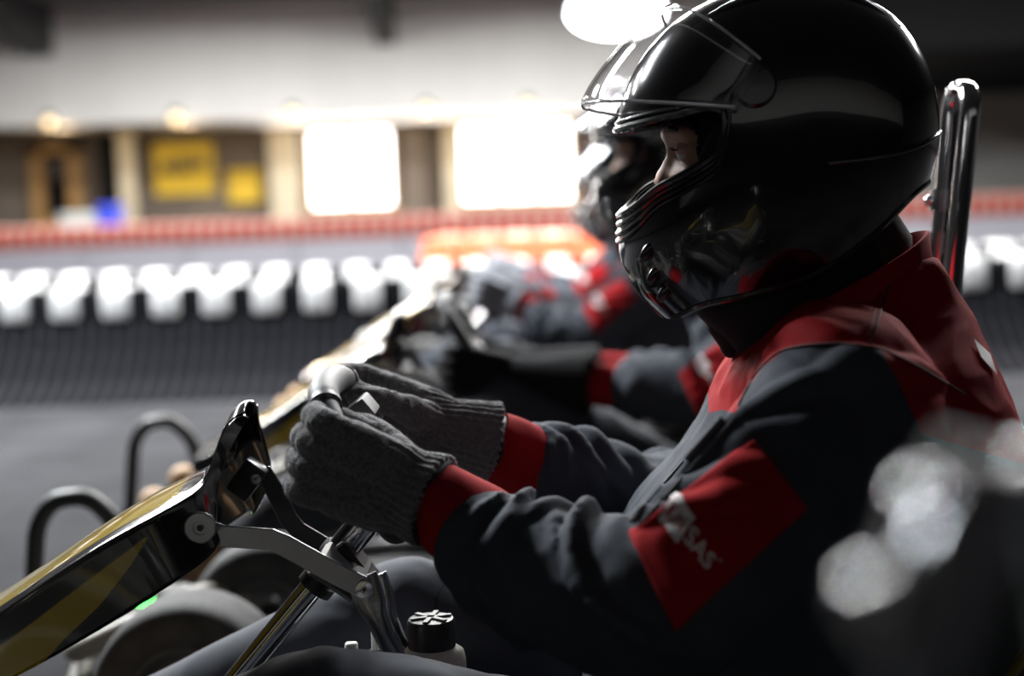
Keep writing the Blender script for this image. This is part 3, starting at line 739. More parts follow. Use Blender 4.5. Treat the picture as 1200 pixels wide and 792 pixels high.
def hand_frame(p, wrist, tdir, side):
    p = Vector(p); w = (Vector(wrist)-p).normalized(); T = Vector(tdir); T = (T-w*T.dot(w)).normalized()
    b = w.cross(T); b = b if b.y*side > 0 else -b
    return p, w, T, b
def hand_chains(fr, scale=1.0):
    """finger joints in the hand frame: (w, T, b) in metres"""
    p, w, T, b = fr
    def q(a, t, c): return tuple(p+(w*a+T*t+b*c)*scale)
    fingers = []
    for tm, k, r in ((.036, .96, .0118), (.0125, 1.05, .0122), (-.0115, 1.0, .0118), (-.0345, .84, .0105)):
        fingers.append(([q(.012, tm*.93, .030), q(-.016, tm, .034), q(-.036*k-.004, tm*1.02, .022), q(-.048*k, tm*1.03, .0), q(-.043*k, tm*1.02, -.018), q(-.022*k, tm, -.029), q(.0, tm*.97, -.029)],
                        [r*1.12, r*1.22, r*1.05, r*1.06, r, r*.95, r*.85]))
    meta = [([q(.092, tm*.42, .004), q(.06, tm*.66, .016), q(.012, tm*.93, .029)], [.022, .020, .0155]) for tm in (.036, .0125, -.0115, -.034)]
    heel = [([q(.09, -.012, -.004), q(.05, -.030, -.004), q(.02, -.038, .004)], [.022, .020, .015]), ([q(.09, .0, .0), q(.045, .0, .006), q(.012, .0, .012)], [.026, .024, .014])]
    thumb = ([q(.082, .010, -.008), q(.050, .022, -.022), q(.020, .032, -.036), q(-.008, .036, -.042), q(-.026, .034, -.040)], [.019, .0175, .0135, .0125, .0105])
    return fingers, meta, heel, thumb
def hand_parts(fr, cuff_pts, cuff_r, grow=1.0, tubes_only=False):
    fingers, meta, heel, thumb = hand_chains(fr); parts = []
    for pts, r in fingers+meta+heel+[thumb]:
        parts.append(tube(pts, [x*grow for x in r], 20, 14, roundcap=True))
    parts.append(tube(cuff_pts, [x*grow for x in cuff_r], 20, 28))
    return parts

def project_patch(bvh, quad, nu, nv, off, bow=None):
    """grid laid on the cloth: quad corners are seen positions, every vertex sits on the cloth surface"""
    A, B, C, D = [np.array(q, float) for q in quad]; V, ok = [], []
    for j in range(nv+1):
        for i in range(nu+1):
            s, t = i/nu, j/nv; q = A*(1-s)*(1-t)+B*s*(1-t)+C*s*t+D*(1-s)*t
            h = ray(bvh, q, off); ok.append(h is not None); V.append(h or (0, 0, 0))
    F = []
    for j in range(nv):
        for i in range(nu):
            q = [j*(nu+1)+i, j*(nu+1)+i+1, (j+1)*(nu+1)+i+1, (j+1)*(nu+1)+i]
            if all(ok[k] for k in q) and max((Vector(V[q[a]])-Vector(V[q[a-1]])).length for a in range(4)) < .03: F.append(q[::-1])
    used = sorted({k for q in F for k in q}); mp = {k: i for i, k in enumerate(used)}
    return [V[k] for k in used], [tuple(mp[k] for k in q) for q in F]
def ray(bvh, px, off):
    d = (P(px[0], px[1], 1.0)-CAM).normalized(); loc, n, i, dist = bvh.ray_cast(CAM, d, 6)
    if loc is None: return None
    if n.dot(d) > 0: n = -n
    return tuple(loc+n*off)
def cloth_noise(v, n, amp, scale, seed=0.0):
    out = np.empty(len(v))
    for i, p in enumerate(v):
        q = Vector(p)*scale; k = noise.noise(q+Vector((seed, 3, 1))); out[i] = (1-abs(k)*2.2)
    return v+n*(out*amp)[:, None]

HX0, HZ0 = P(910, 182, CY).x, P(910, 182, CY).z
OUT = [(724, 150), (731, 110), (754, 65), (795, 22), (850, -6), (920, -17), (990, -6), (1040, 24), (1074, 75), (1088, 130), (1089, 172), (1080, 210), (1056, 262), (1005, 330), (940, 392), (870, 412), (812, 402), (776, 372), (748, 345), (732, 318), (725, 290), (727, 262), (730, 235), (727, 190)]
def hxz(px, py): q = P(px, py, CY); return q.x-HX0, q.z-HZ0
_al = []; 
for a, b in OUT:
    x, z = hxz(a, b); _al.append((math.atan2(z, x), math.hypot(x, z)))
_al.sort(); _A = np.array([a for a, r in _al]); _R = np.array([r for a, r in _al])
_A3 = np.concatenate([_A-math.tau, _A, _A+math.tau]); _R3 = np.concatenate([_R]*3)
_g = np.linspace(-math.pi, math.pi, 361); _rg = np.interp(_g, _A3, _R3)
_k = np.exp(-np.linspace(-2, 2, 9)**2); _k /= _k.sum()
_rg = np.convolve(np.concatenate([_rg[-9:-1], _rg, _rg[1:9]]), _k, 'same')[8:-8]
HW = .126
def h_r(a): return float(np.interp((a+math.pi) % math.tau-math.pi, _g, _rg))
def h_n(a): return 2.5+.35*math.cos(a-.4)
def h_y(x, z, grow=0.0):
    a = math.atan2(z, x); r = h_r(a)+grow; q = min(1, math.hypot(x, z)/r); n = h_n(a)
    return (HW+grow)*(1-q**n)**(1/n)
def lens(scale, na=120, nb=22):
    V, F = [], []; rows = []
    for i in range(na):
        a = -math.pi+i*math.tau/na; r = h_r(a)*scale; n = h_n(a); row = []
        for j in range(1, 2*nb):
            b = -math.pi/2+math.pi*j/(2*nb); q = abs(math.cos(b))**(2/n); y = math.copysign(abs(math.sin(b))**(2/n), b)
            row.append((HX0+r*q*math.cos(a), CY+HW*scale*y, HZ0+r*q*math.sin(a)))
        rows.append(row)
    m = 2*nb-1
    V = [p for r in rows for p in r]
    for i in range(na):
        k = (i+1) % na
        for j in range(m-1): F.append((i*m+j, k*m+j, k*m+j+1, i*m+j+1))
    c0 = len(V); V.append((HX0, CY-HW*scale, HZ0)); V.append((HX0, CY+HW*scale, HZ0))
    for i in range(na):
        k = (i+1) % na; F.append((c0, k*m, i*m)); F.append((c0+1, i*m+m-1, k*m+m-1))
    return outward((V, F))
def edge_line(pxs, grow=.001, n=40):
    """line drawn on the helmet: from the near side round the front to the far side"""
    s = spline([hxz(*p) for p in pxs], n); near = [(HX0+x, CY-h_y(x, z, grow), HZ0+z) for x, z in s]
    return near
def helmet(par):
    cut_eye = prism([tuple(P(a, b, CY)+Vector((0, -.25, 0))) for a, b in ((690, 152), (724, 151), (780, 143), (815, 137), (827, 141), (829, 168), (820, 184), (792, 203), (762, 221), (737, 243), (722, 256), (690, 262))], (0, .5, 0))
    cut_neck = prism([tuple(P(a, b, CY)+Vector((0, -.25, 0))) for a, b in ((700, 450), (765, 374), (782, 371), (812, 350), (860, 340), (930, 320), (1000, 275), (1050, 228), (1073, 214), (1120, 205), (1120, 450))], (0, .5, 0))
    v, f = boolean(lens(1.0), [lens(.91), cut_eye, cut_neck])
    sh = mesh_obj('helmet', (v, f), 'helmet', par, sharp=35)
    def both(nm, pts, r, m, n=60, seg=8):
        near = pts; far = [(x, 2*CY-y, z) for x, y, z in pts[::-1]]
        if abs(near[-1][1]-CY) < .004: mesh_obj(nm, tube([tuple(p) for p in near[:-1]+far], r, 2*n, seg, smooth=False), m, sh)
        else:
            mesh_obj(nm, tube(near, r, n, seg, smooth=False), m, sh); mesh_obj(nm, tube(far, r, n, seg, smooth=False), m, sh)
    def front_line(pxs, grow): # last point lies on the outline
        s = spline([hxz(*p) for p in pxs], 200)
        keep = [(x, z) for x, z in s if math.hypot(x, z) <= h_r(math.atan2(z, x))+grow]
        pts = [(HX0+x, CY-h_y(x, z, grow), HZ0+z) for x, z in keep]
        x, z = keep[-1]; a = math.atan2(z, x); r = h_r(a)+grow; lx, lz, ly = r*math.cos(a), r*math.sin(a), pts[-1][1]
        for k in np.linspace(.15, 1, 10):
            yy = CY-(CY-ly)*(1-k)**.7; qn = h_n(a); q = max(0, 1-((CY-yy)/(HW+grow))**qn)**(1/qn)
            pts.append((HX0+(r*q)*math.cos(a), yy, HZ0+(r*q)*math.sin(a)))
        return pts
    both('brow_trim', front_line([(829, 139), (815, 135), (780, 141), (740, 149), (715, 153)], .001), .0042, 'gasket')
    both('brow_edge', front_line([(829, 133), (800, 131), (760, 137), (735, 142), (715, 145)], .0015), .0022, 'gasket')
    for d, r in ((0, .0042), (7, .003), (14, .0026), (20, .002)):
        both('chin_trim', front_line([(829, 166+d), (821, 184+d), (793, 204+d), (762, 222+d), (738, 244+d*1.3), (715, 262+d*1.5)], .0012), r, 'gasket')
    both('port_edge', [p for p in edge_line([(829, 137), (831, 152), (829, 170)])], .003, 'gasket')
    both('shell_seam', [p for p in edge_line([(850, 88), (838, 120), (834, 160), (828, 190)], .0008)], .0016, 'gasket')
    both('shell_seam', [p for p in edge_line([(1084, 158), (1040, 178), (990, 190), (940, 196)], .0008)], .0022, 'gasket')
    both('lower_edge', [p for p in edge_line([(1066, 214), (1040, 230), (990, 276), (925, 318), (860, 338), (815, 350), (786, 368)], -.002)], .0045, 'gasket')
    # chin vents and side pivots
    for s in (-1, 1):
        for (a, b) in ((752, 292), (760, 318), (772, 338)):
            x, z = hxz(a, b); y = h_y(x, z, .0015); mesh_obj('chin_vent', ellipsoid((HX0+x, CY+s*y, HZ0+z), (.013, .004, .006), 14, 8, Matrix.Rotation(math.radians(-55), 3, 'Y')), 'gasket', sh)
        x, z = hxz(862, 112); y = h_y(x, z, .0)
        mesh_obj('visor_pivot', outward(lathe([(.0005, -.004), (.022, -.004), (.022, .003), (.019, .006), (.0005, .007)], (HX0+x, CY+s*y, HZ0+z), (-.1, s, .12), 28)), 'gasket', sh)
    # top vent ridge and rear spoiler
    for s in (-1, 1):
        pts = []
        for px_, py_ in ((800, 40), (850, 15), (910, 4), (980, 10), (1035, 40)):
            x, z = hxz(px_, py_); pts.append((HX0+x, CY+s*h_y(x, z, .0), HZ0+z))
        mesh_obj('crown_ridge', tube(pts, [.001, .004, .005, .004, .001], 30, 10), 'helmet', sh)
    # raised visor
    rows = []
    F_ = spline([hxz(*p) for p in ((681, 123), (694, 98), (716, 68), (745, 36), (778, 10))], 16)
    S_ = spline([hxz(*p) for p in ((838, 136), (846, 122), (856, 110), (862, 98), (866, 84))], 16)
    for (fx, fz), (sx, sz) in zip(F_, S_):
        row = []
        for t in np.linspace(-1, 1, 49):
            th = t*math.pi/2; c = math.cos(th)**.85; s = math.sin(th)
            row.append((HX0+sx+(fx-sx)*c, CY+(HW+.006)*math.copysign(abs(s)**.9, s), HZ0+sz+(fz-sz)*c))
        rows.append(row)
    V = [p for r in rows for p in r]; m = 49
    F = [(i*m+j, i*m+j+1, (i+1)*m+j+1, (i+1)*m+j) for i in range(15) for j in range(m-1)]
    vo = mesh_obj('visor', (V, F), 'visor', sh, sharp=None); sm = vo.modifiers.new('s', 'SOLIDIFY'); sm.thickness = .0022
    mesh_obj('visor_edge', tube(rows[0], .0017, 49, 8, smooth=False), 'visor_rim', sh)
    mesh_obj('visor_edge', tube(rows[-1], .0015, 49, 8, smooth=False), 'visor_rim', sh)
    # cheek pads and lining
    for s in (-1, 1):
        mesh_obj('cheek_pad', ellipsoid(tuple(P(868, 225, CY)+Vector((0, s*.083, 0))), (.062, .030, .085), 20, 14), 'padding', sh)
    mesh_obj('brow_lining', ellipsoid(tuple(P(862, 88, CY)), (.10, .098, .050), 24, 14), 'padding', sh)
    return sh
M['visor_rim'] = mat('visor_rim_plastic', (.5, .5, .52), .12, coat=1)

def fuzz_mesh(v, f, nrm, count, length, seed):
    rnd = np.random.RandomState(seed); tri = np.array([q[:3] for q in f]); a, b, c = v[tri[:, 0]], v[tri[:, 1]], v[tri[:, 2]]
    ar = np.linalg.norm(np.cross(b-a, c-a), axis=1); idx = rnd.choice(len(tri), count, p=ar/ar.sum())
    r1, r2 = np.sqrt(rnd.rand(count, 1)), rnd.rand(count, 1)
    p = a[idx]*(1-r1)+b[idx]*r1*(1-r2)+c[idx]*r1*r2; n = nrm[tri[idx, 0]]
    d = n+rnd.normal(0, .65, (count, 3)); d /= np.linalg.norm(d, axis=1)[:, None]
    w = np.cross(d, rnd.normal(0, 1, (count, 3))); w /= np.linalg.norm(w, axis=1)[:, None]+1e-9
    L = length*(.4+rnd.rand(count, 1)*.9)
    V = np.stack([p-w*.00012, p+w*.00012, p+d*L], 1).reshape(-1, 3); F = [(3*i, 3*i+1, 3*i+2) for i in range(count)]
    return V, F

DEF = dict(
    torso=[(800, 1010, 1090, 1010, .17), (735, 960, 1150, 950, .19), (690, 860, 1190, 830, .20), (695, 740, 1205, 700, .205), (733, 625, 1203, 610, .21), (785, 555, 1192, 540, .215), (838, 482, 1165, 470, .21), (852, 440, 1135, 405, .185), (868, 412, 1108, 340, .125), (895, 372, 1090, 300, .082)],
    l_sh=(992, 475, 1.375), r_sh=(965, 462, 1.725),
    l_arm=[(905, 585, 1.30, .080), (806, 690, 1.262, .078), (700, 692, 1.30, .068), (612, 662, 1.345, .064), (548, 617, 1.378, .047)],
    r_arm=[(890, 545, 1.80, .072), (800, 592, 1.83, .068), (725, 578, 1.79, .058), (660, 560, 1.745, .054), (615, 540, 1.715, .045)],
    l_cuff=[(560, 622, 1.372), (506, 585, 1.392)], r_cuff=[(626, 545, 1.718), (575, 519, 1.705)],
    l_hand=(405, 544, 1.425), l_wrist=(497, 583, 1.392), l_T=(-.20, .22, .95),
    r_hand=(432, 488, 1.672), r_wrist=(566, 515, 1.70), r_T=(-.20, -.22, .95),
    l_leg=[(890, 905, 1.46, .10), (640, 905, 1.42, .088), (420, 852, 1.39, .074), (330, 862, 1.40, .070)], l_ank=(-.67, 1.43, .16),
    r_leg=[(890, 905, 1.64, .10), (640, 800, 1.66, .085), (500, 740, 1.67, .073), (448, 733, 1.67, .068)], r_ank=(-.67, 1.69, .16),
    hlift=(0, 0, 0))
L_FOLDS = [(.47, 45, .14, .05, .05, .6), (.90, 80, .22, .030, .05, .9), (.955, 60, .12, .016, .03, .8), (.80, 85, .10, .03, -.06, .8), (.715, 90, .20, .028, .10, .7), (.66, 50, .16, .018, .10, .8), (.625, 20, .14, .016, .14, .8), (.50, 70, .14, .024, .16, .7), (.42, 75, .12, .03, .10, .6), (.84, 0, .12, .03, .16, .8), (.33, 60, .10, .03, .1, .7), (.24, 50, .12, .03, .2, .8)]
R_FOLDS = [(.90, 85, .26, .030, .05, .9), (.80, 85, .30, .030, .05, .8), (.70, 80, .16, .03, .06, .8), (.60, 80, .14, .03, -.05, .8), (.85, 10, .14, .022, .12, .8), (.74, 0, .14, .02, .15, .8), (.95, 40, .12, .016, .04, .8), (.50, 85, .14, .03, .1, .8), (.3, 80, .12, .04, .1, .8)]
RED_POLY = [(822, 486), (824, 430), (845, 370), (960, 300), (1085, 240), (1250, 300), (1260, 560), (1080, 508), (1052, 445), (1033, 410), (1002, 404), (962, 403), (920, 410), (893, 430), (876, 455), (862, 484), (846, 480)]

def build_driver(label, group, pose, voxel, gv, glove_mat, fuzz=0, hi=True):
    D = dict(DEF); D.update(pose)
    hip = P(890, 905, CY); o = root('person', (hip.x, CY, 0), label, 'person', group)
    pt = lambda q: P(q[0], q[1], q[2])
    # ---- jacket: torso and both sleeves in one piece
    tr = torso_rings(D['torso']); parts = [loft(tr)]
    arms = {}
    for s, folds, sd in (('l', L_FOLDS, 3), ('r', R_FOLDS, 5)):
        A = D[s+'_arm']; sh = pt(D[s+'_sh']); inner = Vector((sh.x, sh.y+(CY-sh.y)*.55, sh.z+.015))
        pts = [tuple(inner), tuple(sh)]+[tuple(pt(a)) for a in A]; rad = [.080, .088]+[a[3] for a in A]
        parts.append(sleeve(pts, rad, folds, seed=sd)); arms[s] = pts
    jv, jf = union(parts, voxel, 4)
    n = normals(jv, jf)
    jv = cloth_noise(jv, n, .0055, 8.0, 1.7); jv = cloth_noise(jv, n, .0022, 21.0, 4.2); jv = laplace(jv, jf, 2, .4)
    pxy = np.array([proj(p) for p in np.stack([jv[:, 0], np.minimum(jv[:, 1], 2*CY-jv[:, 1]), jv[:, 2]], 1)])
    red = poly_sdf(pxy[:, 0], pxy[:, 1], RED_POLY)/1150.
    # sleeve of the far arm and everything in front of the chest stays grey
    jk = mesh_obj('jacket', (jv, jf), 'jacket', o, attrs={'red': red}, sharp=None)
    bvh = BVHTree.FromPolygons([tuple(p) for p in jv], jf)
    # elbow patch with its printed logo
    quad = [(884, 517), (944, 596), (792, 738), (738, 626)]; sx_, sy_ = pose.get('patch', (0, 0)); quad = [(a+sx_, b+sy_) for a, b in quad]
    pv = project_patch(bvh, quad, 44, 52, .0022)
    if pv[1]:
        pa = mesh_obj('elbow_patch', pv, 'red', jk, sharp=None); pa['label'] = 'red elbow patch with white printed logo'
        sm = pa.modifiers.new('s', 'SOLIDIFY'); sm.thickness = .002; sm.offset = 1
        # print: u runs along the lettering, v across it
        O_, U_, V_ = np.array((794.+sx_, 580.+sy_)), np.array((.60, .80)), np.array((-.60, .80))
        def onto(u, v, off): q = O_+U_*u+V_*v; return ray(bvh, q, off)
        g = [[onto(u, v, .0048) for u in np.linspace(0, 37, 12)] for v in np.linspace(-1, 34, 10)]
        if all(x for r in g for x in r):
            fl = [x for r in g for x in r]; fq = [(j*12+i, (j+1)*12+i, (j+1)*12+i+1, j*12+i+1) for j in range(9) for i in range(11)]
            mesh_obj('logo_box', (fl, fq), 'white_print', pa, sharp=None)
        for txt, u0, wid, hgt, mm, off, v0 in (('KAN', 5, 27, 17, 'red', .0056, 25), ('SAS', 40, 44, 19, 'white_print', .0048, 26), ('®', 87, 4, 4, 'white_print', .0048, 8)):
            cu = bpy.data.curves.new('t', 'FONT'); cu.body = txt; cu.resolution_u = 3; cu.offset = .012 if txt != 'KAN' else 0
            to = bpy.data.objects.new('t', cu); COL.objects.link(to); bpy.context.view_layer.update()
            me = to.evaluated_get(bpy.context.evaluated_depsgraph_get()).to_mesh()
            bm = bmesh.new(); bm.from_mesh(me); bmesh.ops.triangulate(bm, faces=bm.faces)
            for _ in range(2): bmesh.ops.subdivide_edges(bm, edges=[e for e in bm.edges if e.calc_length() > .12], cuts=1); bmesh.ops.triangulate(bm, faces=bm.faces)
            bm.verts.index_update()
            c = np.array([v.co[:2] for v in bm.verts]); lo, hi_ = c.min(0), c.max(0)
            vv = [onto(u0+(x-lo[0])/(hi_[0]-lo[0])*wid, v0-(y-lo[1])/(hi_[1]-lo[1])*hgt, off) for x, y in c]
            ff = [tuple(v.index for v in q.verts) for q in bm.faces]; bm.free(); bpy.data.objects.remove(to)
            if all(vv): mesh_obj('logo_letters', (vv, ff), mm, pa, smooth=False)
    # seams
    def seam(pxs, m, r=.0012, nm='seam'):
        q = [ray(bvh, p, .0006) for p in spline(pxs, 50)]; q = [x for x in q if x]
        runs, cur = [], []
        for x in q:
            if cur and (Vector(x)-Vector(cur[-1])).length > .03: runs.append(cur); cur = []
            cur.append(x)
        runs.append(cur)
        for c in runs:
            if len(c) > 4: mesh_obj(nm, tube(c, r, len(c), 6, smooth=False), m, jk)
    seam([(1047, 322), (1036, 352), (1024, 392), (1018, 402)], 'stitch'); seam([(1040, 320), (1029, 352), (1016, 394)], 'stitch', .0008)
    seam([(862, 482), (876, 455), (893, 430), (920, 410), (962, 403), (1002, 404), (1033, 410)], 'stitch')
    seam([(1033, 410), (1052, 418), (1080, 432), (1104, 446), (1130, 462)], 'stitch')
    seam([(852, 484), (820, 520), (780, 566), (738, 612)], 'greystitch', .0022, 'placket'); seam([(862, 488), (828, 527), (786, 574), (742, 622)], 'greystitch', .0012, 'placket')
    bp = project_patch(bvh, [(1139, 398), (1158, 416), (1166, 440), (1148, 420)], 6, 6, .0025)
    if bp[1]: mesh_obj('back_print', bp, 'white_print', jk, sharp=None)
    # ---- cuffs
    for s in ('l', 'r'):
        a, b = [pt(q) for q in D[s+'_cuff']]; r0, r1 = (.046, .0405)
        cf = tube([tuple(a+(a-b)*.1), tuple(a*.5+b*.5), tuple(b)], [r0, .0435, r1], 24, 40, rfun=lambda u, t: 1+.03*math.sin(2*t+3*u)+.012*math.sin(5*t-6*u))
        mesh_obj('cuff', cf, 'red', o)
        mesh_obj('shirt_sleeve', tube([tuple(a), tuple(b+(b-a)*.10)], .037, 4, 32), 'white_print', o)
    # ---- gloves
    hands = {}
    for s, sd in (('l', -1), ('r', 1)):
        h, wr = pt(D[s+'_hand']), pt(D[s+'_wrist']); fr = hand_frame(h, wr, D[s+'_T'], sd); hands[s] = fr
        p, w, T, b = fr; L = (wr-h).length; ext = pose.get('gauntlet', 0)
        cpts = [tuple(p+w*.045+T*-.002+b*.004), tuple(p+w*(.045+(L-.045)*.5)), tuple(wr), tuple(wr+w*(.012+ext))]; cr = [.026, .0345, .0405, .0425+ext*.12]
        gvx, gf = union(hand_parts(fr, cpts, cr, 1.12), gv, 4)
        gn = normals(gvx, gf); q = gvx-np.array(p); cw, ct, cb = q@np.array(w), q@np.array(T), q@np.array(b)
        rib = np.clip((cw-.05)/.025, 0, 1); ang = np.arctan2(cb-.003, ct)
        gvx = gvx+gn*(rib*.0014*np.sin(ang*30))[:, None]
        if hi: gvx = cloth_noise(gvx, gn, .0010, 60, .3)
        go = mesh_obj('glove', (gvx, gf), glove_mat, o, sharp=None)
        hem = []
        e = Vector(cpts[-1]); r_ = cr[-1]
        for t in np.linspace(0, math.tau, 41): hem.append(tuple(e+T*math.cos(t)*r_*1.0+b*math.sin(t)*r_*1.0+w*.003*math.sin(3*t)))
        mesh_obj('glove_hem', tube(hem, .0028, 41, 8, smooth=False), 'hem', go)
        if fuzz:
            fz = mesh_obj('wool_fuzz', fuzz_mesh(gvx, gf, gn, fuzz, .0034, 11 if s == 'l' else 12), 'fuzz', go, smooth=False); fz['kind'] = 'stuff'
    # ---- trousers
    pel = torso_rings([(740, 985, 1080, 1000, .16), (720, 950, 1130, 940, .185), (735, 890, 1150, 870, .185), (760, 830, 1150, 800, .18)], .95, num=14)
    parts = [loft(pel)]; feet = {}
    for s in ('l', 'r'):
        Lg = D[s+'_leg']; an = Vector(D[s+'_ank']); kn = pt(Lg[-1])
        pts = [tuple(pt(q)) for q in Lg]+[tuple(kn*.45+an*.55+Vector((0, 0, -.012))), tuple(an)]; rad = [q[3] for q in Lg]+[.056, .050]
        folds = [(.47, 80, .04, .02, .05, .7), (.56, 10, .10, .02, .08, .8), (.60, -30, .10, .02, .06, .8)]
        parts.append(sleeve(pts, rad, folds, n=110, seg=56, seed=9 if s == 'l' else 14, count=16, amp=.55, dens=((.6, .08), (.9, .06), (.3, .1)))); feet[s] = an
    tv, tf = union(parts, voxel*1.15, 6)
    tn = normals(tv, tf); tv = cloth_noise(tv, tn, .004, 8, 7.7); tv = laplace(tv, tf, 2, .4)
    to_ = mesh_obj('trousers', (tv, tf), 'trouser', o, sharp=None)
    bv2 = BVHTree.FromPolygons([tuple(p) for p in tv], tf)
    if hi:
        q = [ray(bv2, p, .0004) for p in spline([(519, 684), (513, 698), (509, 716)], 12)]; q = [x for x in q if x]
        if len(q) > 4: mesh_obj('knee_seam', tube(q, .0012, len(q), 6, smooth=False), 'hem', to_)
    # ---- boots
    for s in ('l', 'r'):
        an = feet[s]; y = an.y
        bt = union([tube([(an.x, y, an.z+.04), (an.x, y, an.z-.02), (an.x-.005, y, .085)], [.05, .048, .043], 12, 20), tube([(an.x+.02, y, .095), (an.x-.04, y, .135), (an.x-.10, y, .20), (an.x-.135, y, .265)], [.040, .044, .042, .032], 20, 20, roundcap=True)], .007, 4)
        bo = mesh_obj('boot', bt, 'boot', o, sharp=None)
        mesh_obj('sole', tube([(an.x+.02, y, .053), (an.x-.07, y, .105), (an.x-.135, y, .175), (an.x-.17, y, .25)], [.012, .014, .014, .010], 16, 12), 'sole', bo)
    # ---- collar, neck gaiter
    hl = Vector(D['hlift'])
    def cring(f, b, hw, n=2.1, lift=Vector((0, 0, 0))):
        F_, B_ = P(f[0], f[1], CY), P(b[0], b[1], CY); return superring((F_+B_)/2+lift, (F_-B_)/2, (0, hw, 0), n, 64)
    rings = [cring((852, 446), (1092, 345), .098), cring((858, 425), (1088, 322), .094), cring((866, 402), (1085, 296), .090), cring((872, 384), (1084, 270), .087)]
    v, f = loft(rings, cap=False); v = cloth_noise(np.array(v), normals(v, f), .002, 18, 2.2)
    cl = mesh_obj('collar', (v, f), 'red', o, sharp=None); sm = cl.modifiers.new('s', 'SOLIDIFY'); sm.thickness = .004; sm.offset = 0
    mesh_obj('collar_stitch', tube(cring((858.5, 423), (1090, 318), .0975), .0009, 64, 6, smooth=False), 'stitch', cl)
    gr = [cring((862, 430), (1070, 330), .078), cring((856, 412), (1068, 300), .078), cring((846, 402), (1064, 276), .078), cring((815, 372), (1056, 262), .080), cring((805, 350), (1046, 240), .084, lift=hl*.7), cring((835, 300), (1030, 205), .080, lift=hl)]
    gvv = [tuple(q) for r in gr for q in r]; v, f = loft(gr)
    v = np.array(v); v = cloth_noise(v, normals(v, f), .004, 16, 5.1)
    ga = mesh_obj('neck_gaiter', (v, f), 'gaiter', o, sharp=None)
    fl = union([tube([tuple(P(860, 350, CY)), tuple(P(858, 385, CY)), tuple(P(856, 408, CY))], [.03, .028, .012], 14, 16, roundcap=True)], .005, 3)
    mesh_obj('gaiter_fold', fl, 'gaiter', ga, sharp=None)
    mesh_obj('chin_strap', tube([tuple(P(872, 322, CY)+Vector((0, -.083, 0))), tuple(P(890, 323, CY)+Vector((0, -.086, 0))), tuple(P(908, 321, CY)+Vector((0, -.085, 0)))], .003, 12, 8), 'white_print', ga)
    # ---- body: head with face, neck, trunk and limbs in one skin
    hc = P(872, 180, CY)+hl
    def hp(px, py, y=0): return tuple(P(px+10, py, CY)+hl+Vector((0, y, 0)))
    parts = [ellipsoid(hp(885, 150), (.095, .075, .098)), ellipsoid(hp(855, 215), (.075, .062, .095)), tube([hp(782, 168), hp(777, 190), hp(768, 212), hp(776, 222)], [.009, .009, .012, .011], 14, 14, roundcap=True),
             tube([hp(790, 158, -.045), hp(778, 156, -.02), hp(775, 158, 0), hp(778, 156, .02), hp(790, 158, .045)], [.009, .011, .010, .011, .009], 20, 12, roundcap=True),
             tube([hp(800, 206, -.045), hp(792, 208, -.02), hp(790, 212, 0), hp(792, 208, .02), hp(800, 206, .045)], .017, 20, 14, roundcap=True),
             tube([hp(788, 248, -.018), hp(783, 247, 0), hp(788, 248, .018)], .010, 12, 12, roundcap=True), tube([hp(800, 280), hp(798, 262)], .02, 6, 14, roundcap=True)]
    for s in (-1, 1): parts.append(ellipsoid(hp(800, 183, s*.030), (.016, .015, .013)))
    for s in (-1, 1): parts.append(ellipsoid(hp(895, 185, s*.076), (.014, .008, .026)))
    parts.append(tube([hp(900, 240), tuple(P(950, 330, CY)), tuple(P(990, 420, CY))], [.058, .058, .07], 14, 20))
    parts.append(loft(torso_rings(D['torso'], .86)))
    for s in ('l', 'r'):
        A = D[s+'_arm']; parts.append(tube([tuple(pt(D[s+'_sh']))]+[tuple(pt(a)) for a in A]+[tuple(hands[s][0]+hands[s][1]*.07)], [.055, .048, .044, .042, .038, .030, .026], 40, 16))
        parts += hand_parts(hands[s], [tuple(hands[s][0]+hands[s][1]*.06), tuple(hands[s][0]+hands[s][1]*.10)], [.026, .026], .80)
        Lg = D[s+'_leg']; parts.append(tube([tuple(pt(q)) for q in Lg]+[D[s+'_ank'], (D[s+'_ank'][0]-.12, D[s+'_ank'][1], .10)], [q[3]*.75 for q in Lg]+[.035, .028], 40, 16))
    bv_, bf_ = union(parts, .0055 if hi else .009, 5)
    bo = mesh_obj('body', (bv_, bf_), 'skin', o, sharp=None)
    for s in (-1, 1):
        ey = mesh_obj('eyeball', ellipsoid(hp(791, 180, s*.030), (.0115, .0115, .0115), 20, 14), 'eye', bo)
        mesh_obj('eyelid', ellipsoid(hp(793, 176, s*.030), (.0150, .0150, .0105), 20, 14), 'skin', bo)
        mesh_obj('eyebrow', tube([hp(776, 157, s*.014), hp(772, 153, s*.026), hp(778, 155, s*.042)], [.002, .004, .002], 12, 8), 'hair', bo)
        for k in range(7):
            yy = s*(.022+k*.0028); a = Vector(hp(782+abs(k-3)*1.5, 178, yy)); mesh_obj('eyelash', tube([tuple(a), tuple(a+Vector((-.007, 0, .0005))), tuple(a+Vector((-.012, s*.001, .004)))], [.0005, .0004, .0001], 6, 5), 'hair', bo)
    # balaclava over the head, leaving the eyes free
    pp = np.array([proj((p[0]-hl.x, CY, p[2]-hl.z)) for p in bv_]); bn = normals(bv_, bf_)
    win = poly_sdf(pp[:, 0], pp[:, 1], [(740, 153), (780, 150), (800, 152), (810, 170), (808, 200), (790, 216), (740, 232)])
    head = (bv_[:, 2] > P(900, 300, CY).z+hl.z) & (np.abs(bv_[:, 1]-CY) < .11) & (win < 0) & (pp[:, 0] < 1000)
    ff = [q for q in bf_ if all(head[k] for k in q)]; used = sorted({k for q in ff for k in q}); mp = {k: i for i, k in enumerate(used)}
    bl = mesh_obj('balaclava', ((bv_+bn*.0035)[used], [tuple(mp[k] for k in q) for q in ff]), 'padding', o, sharp=None)
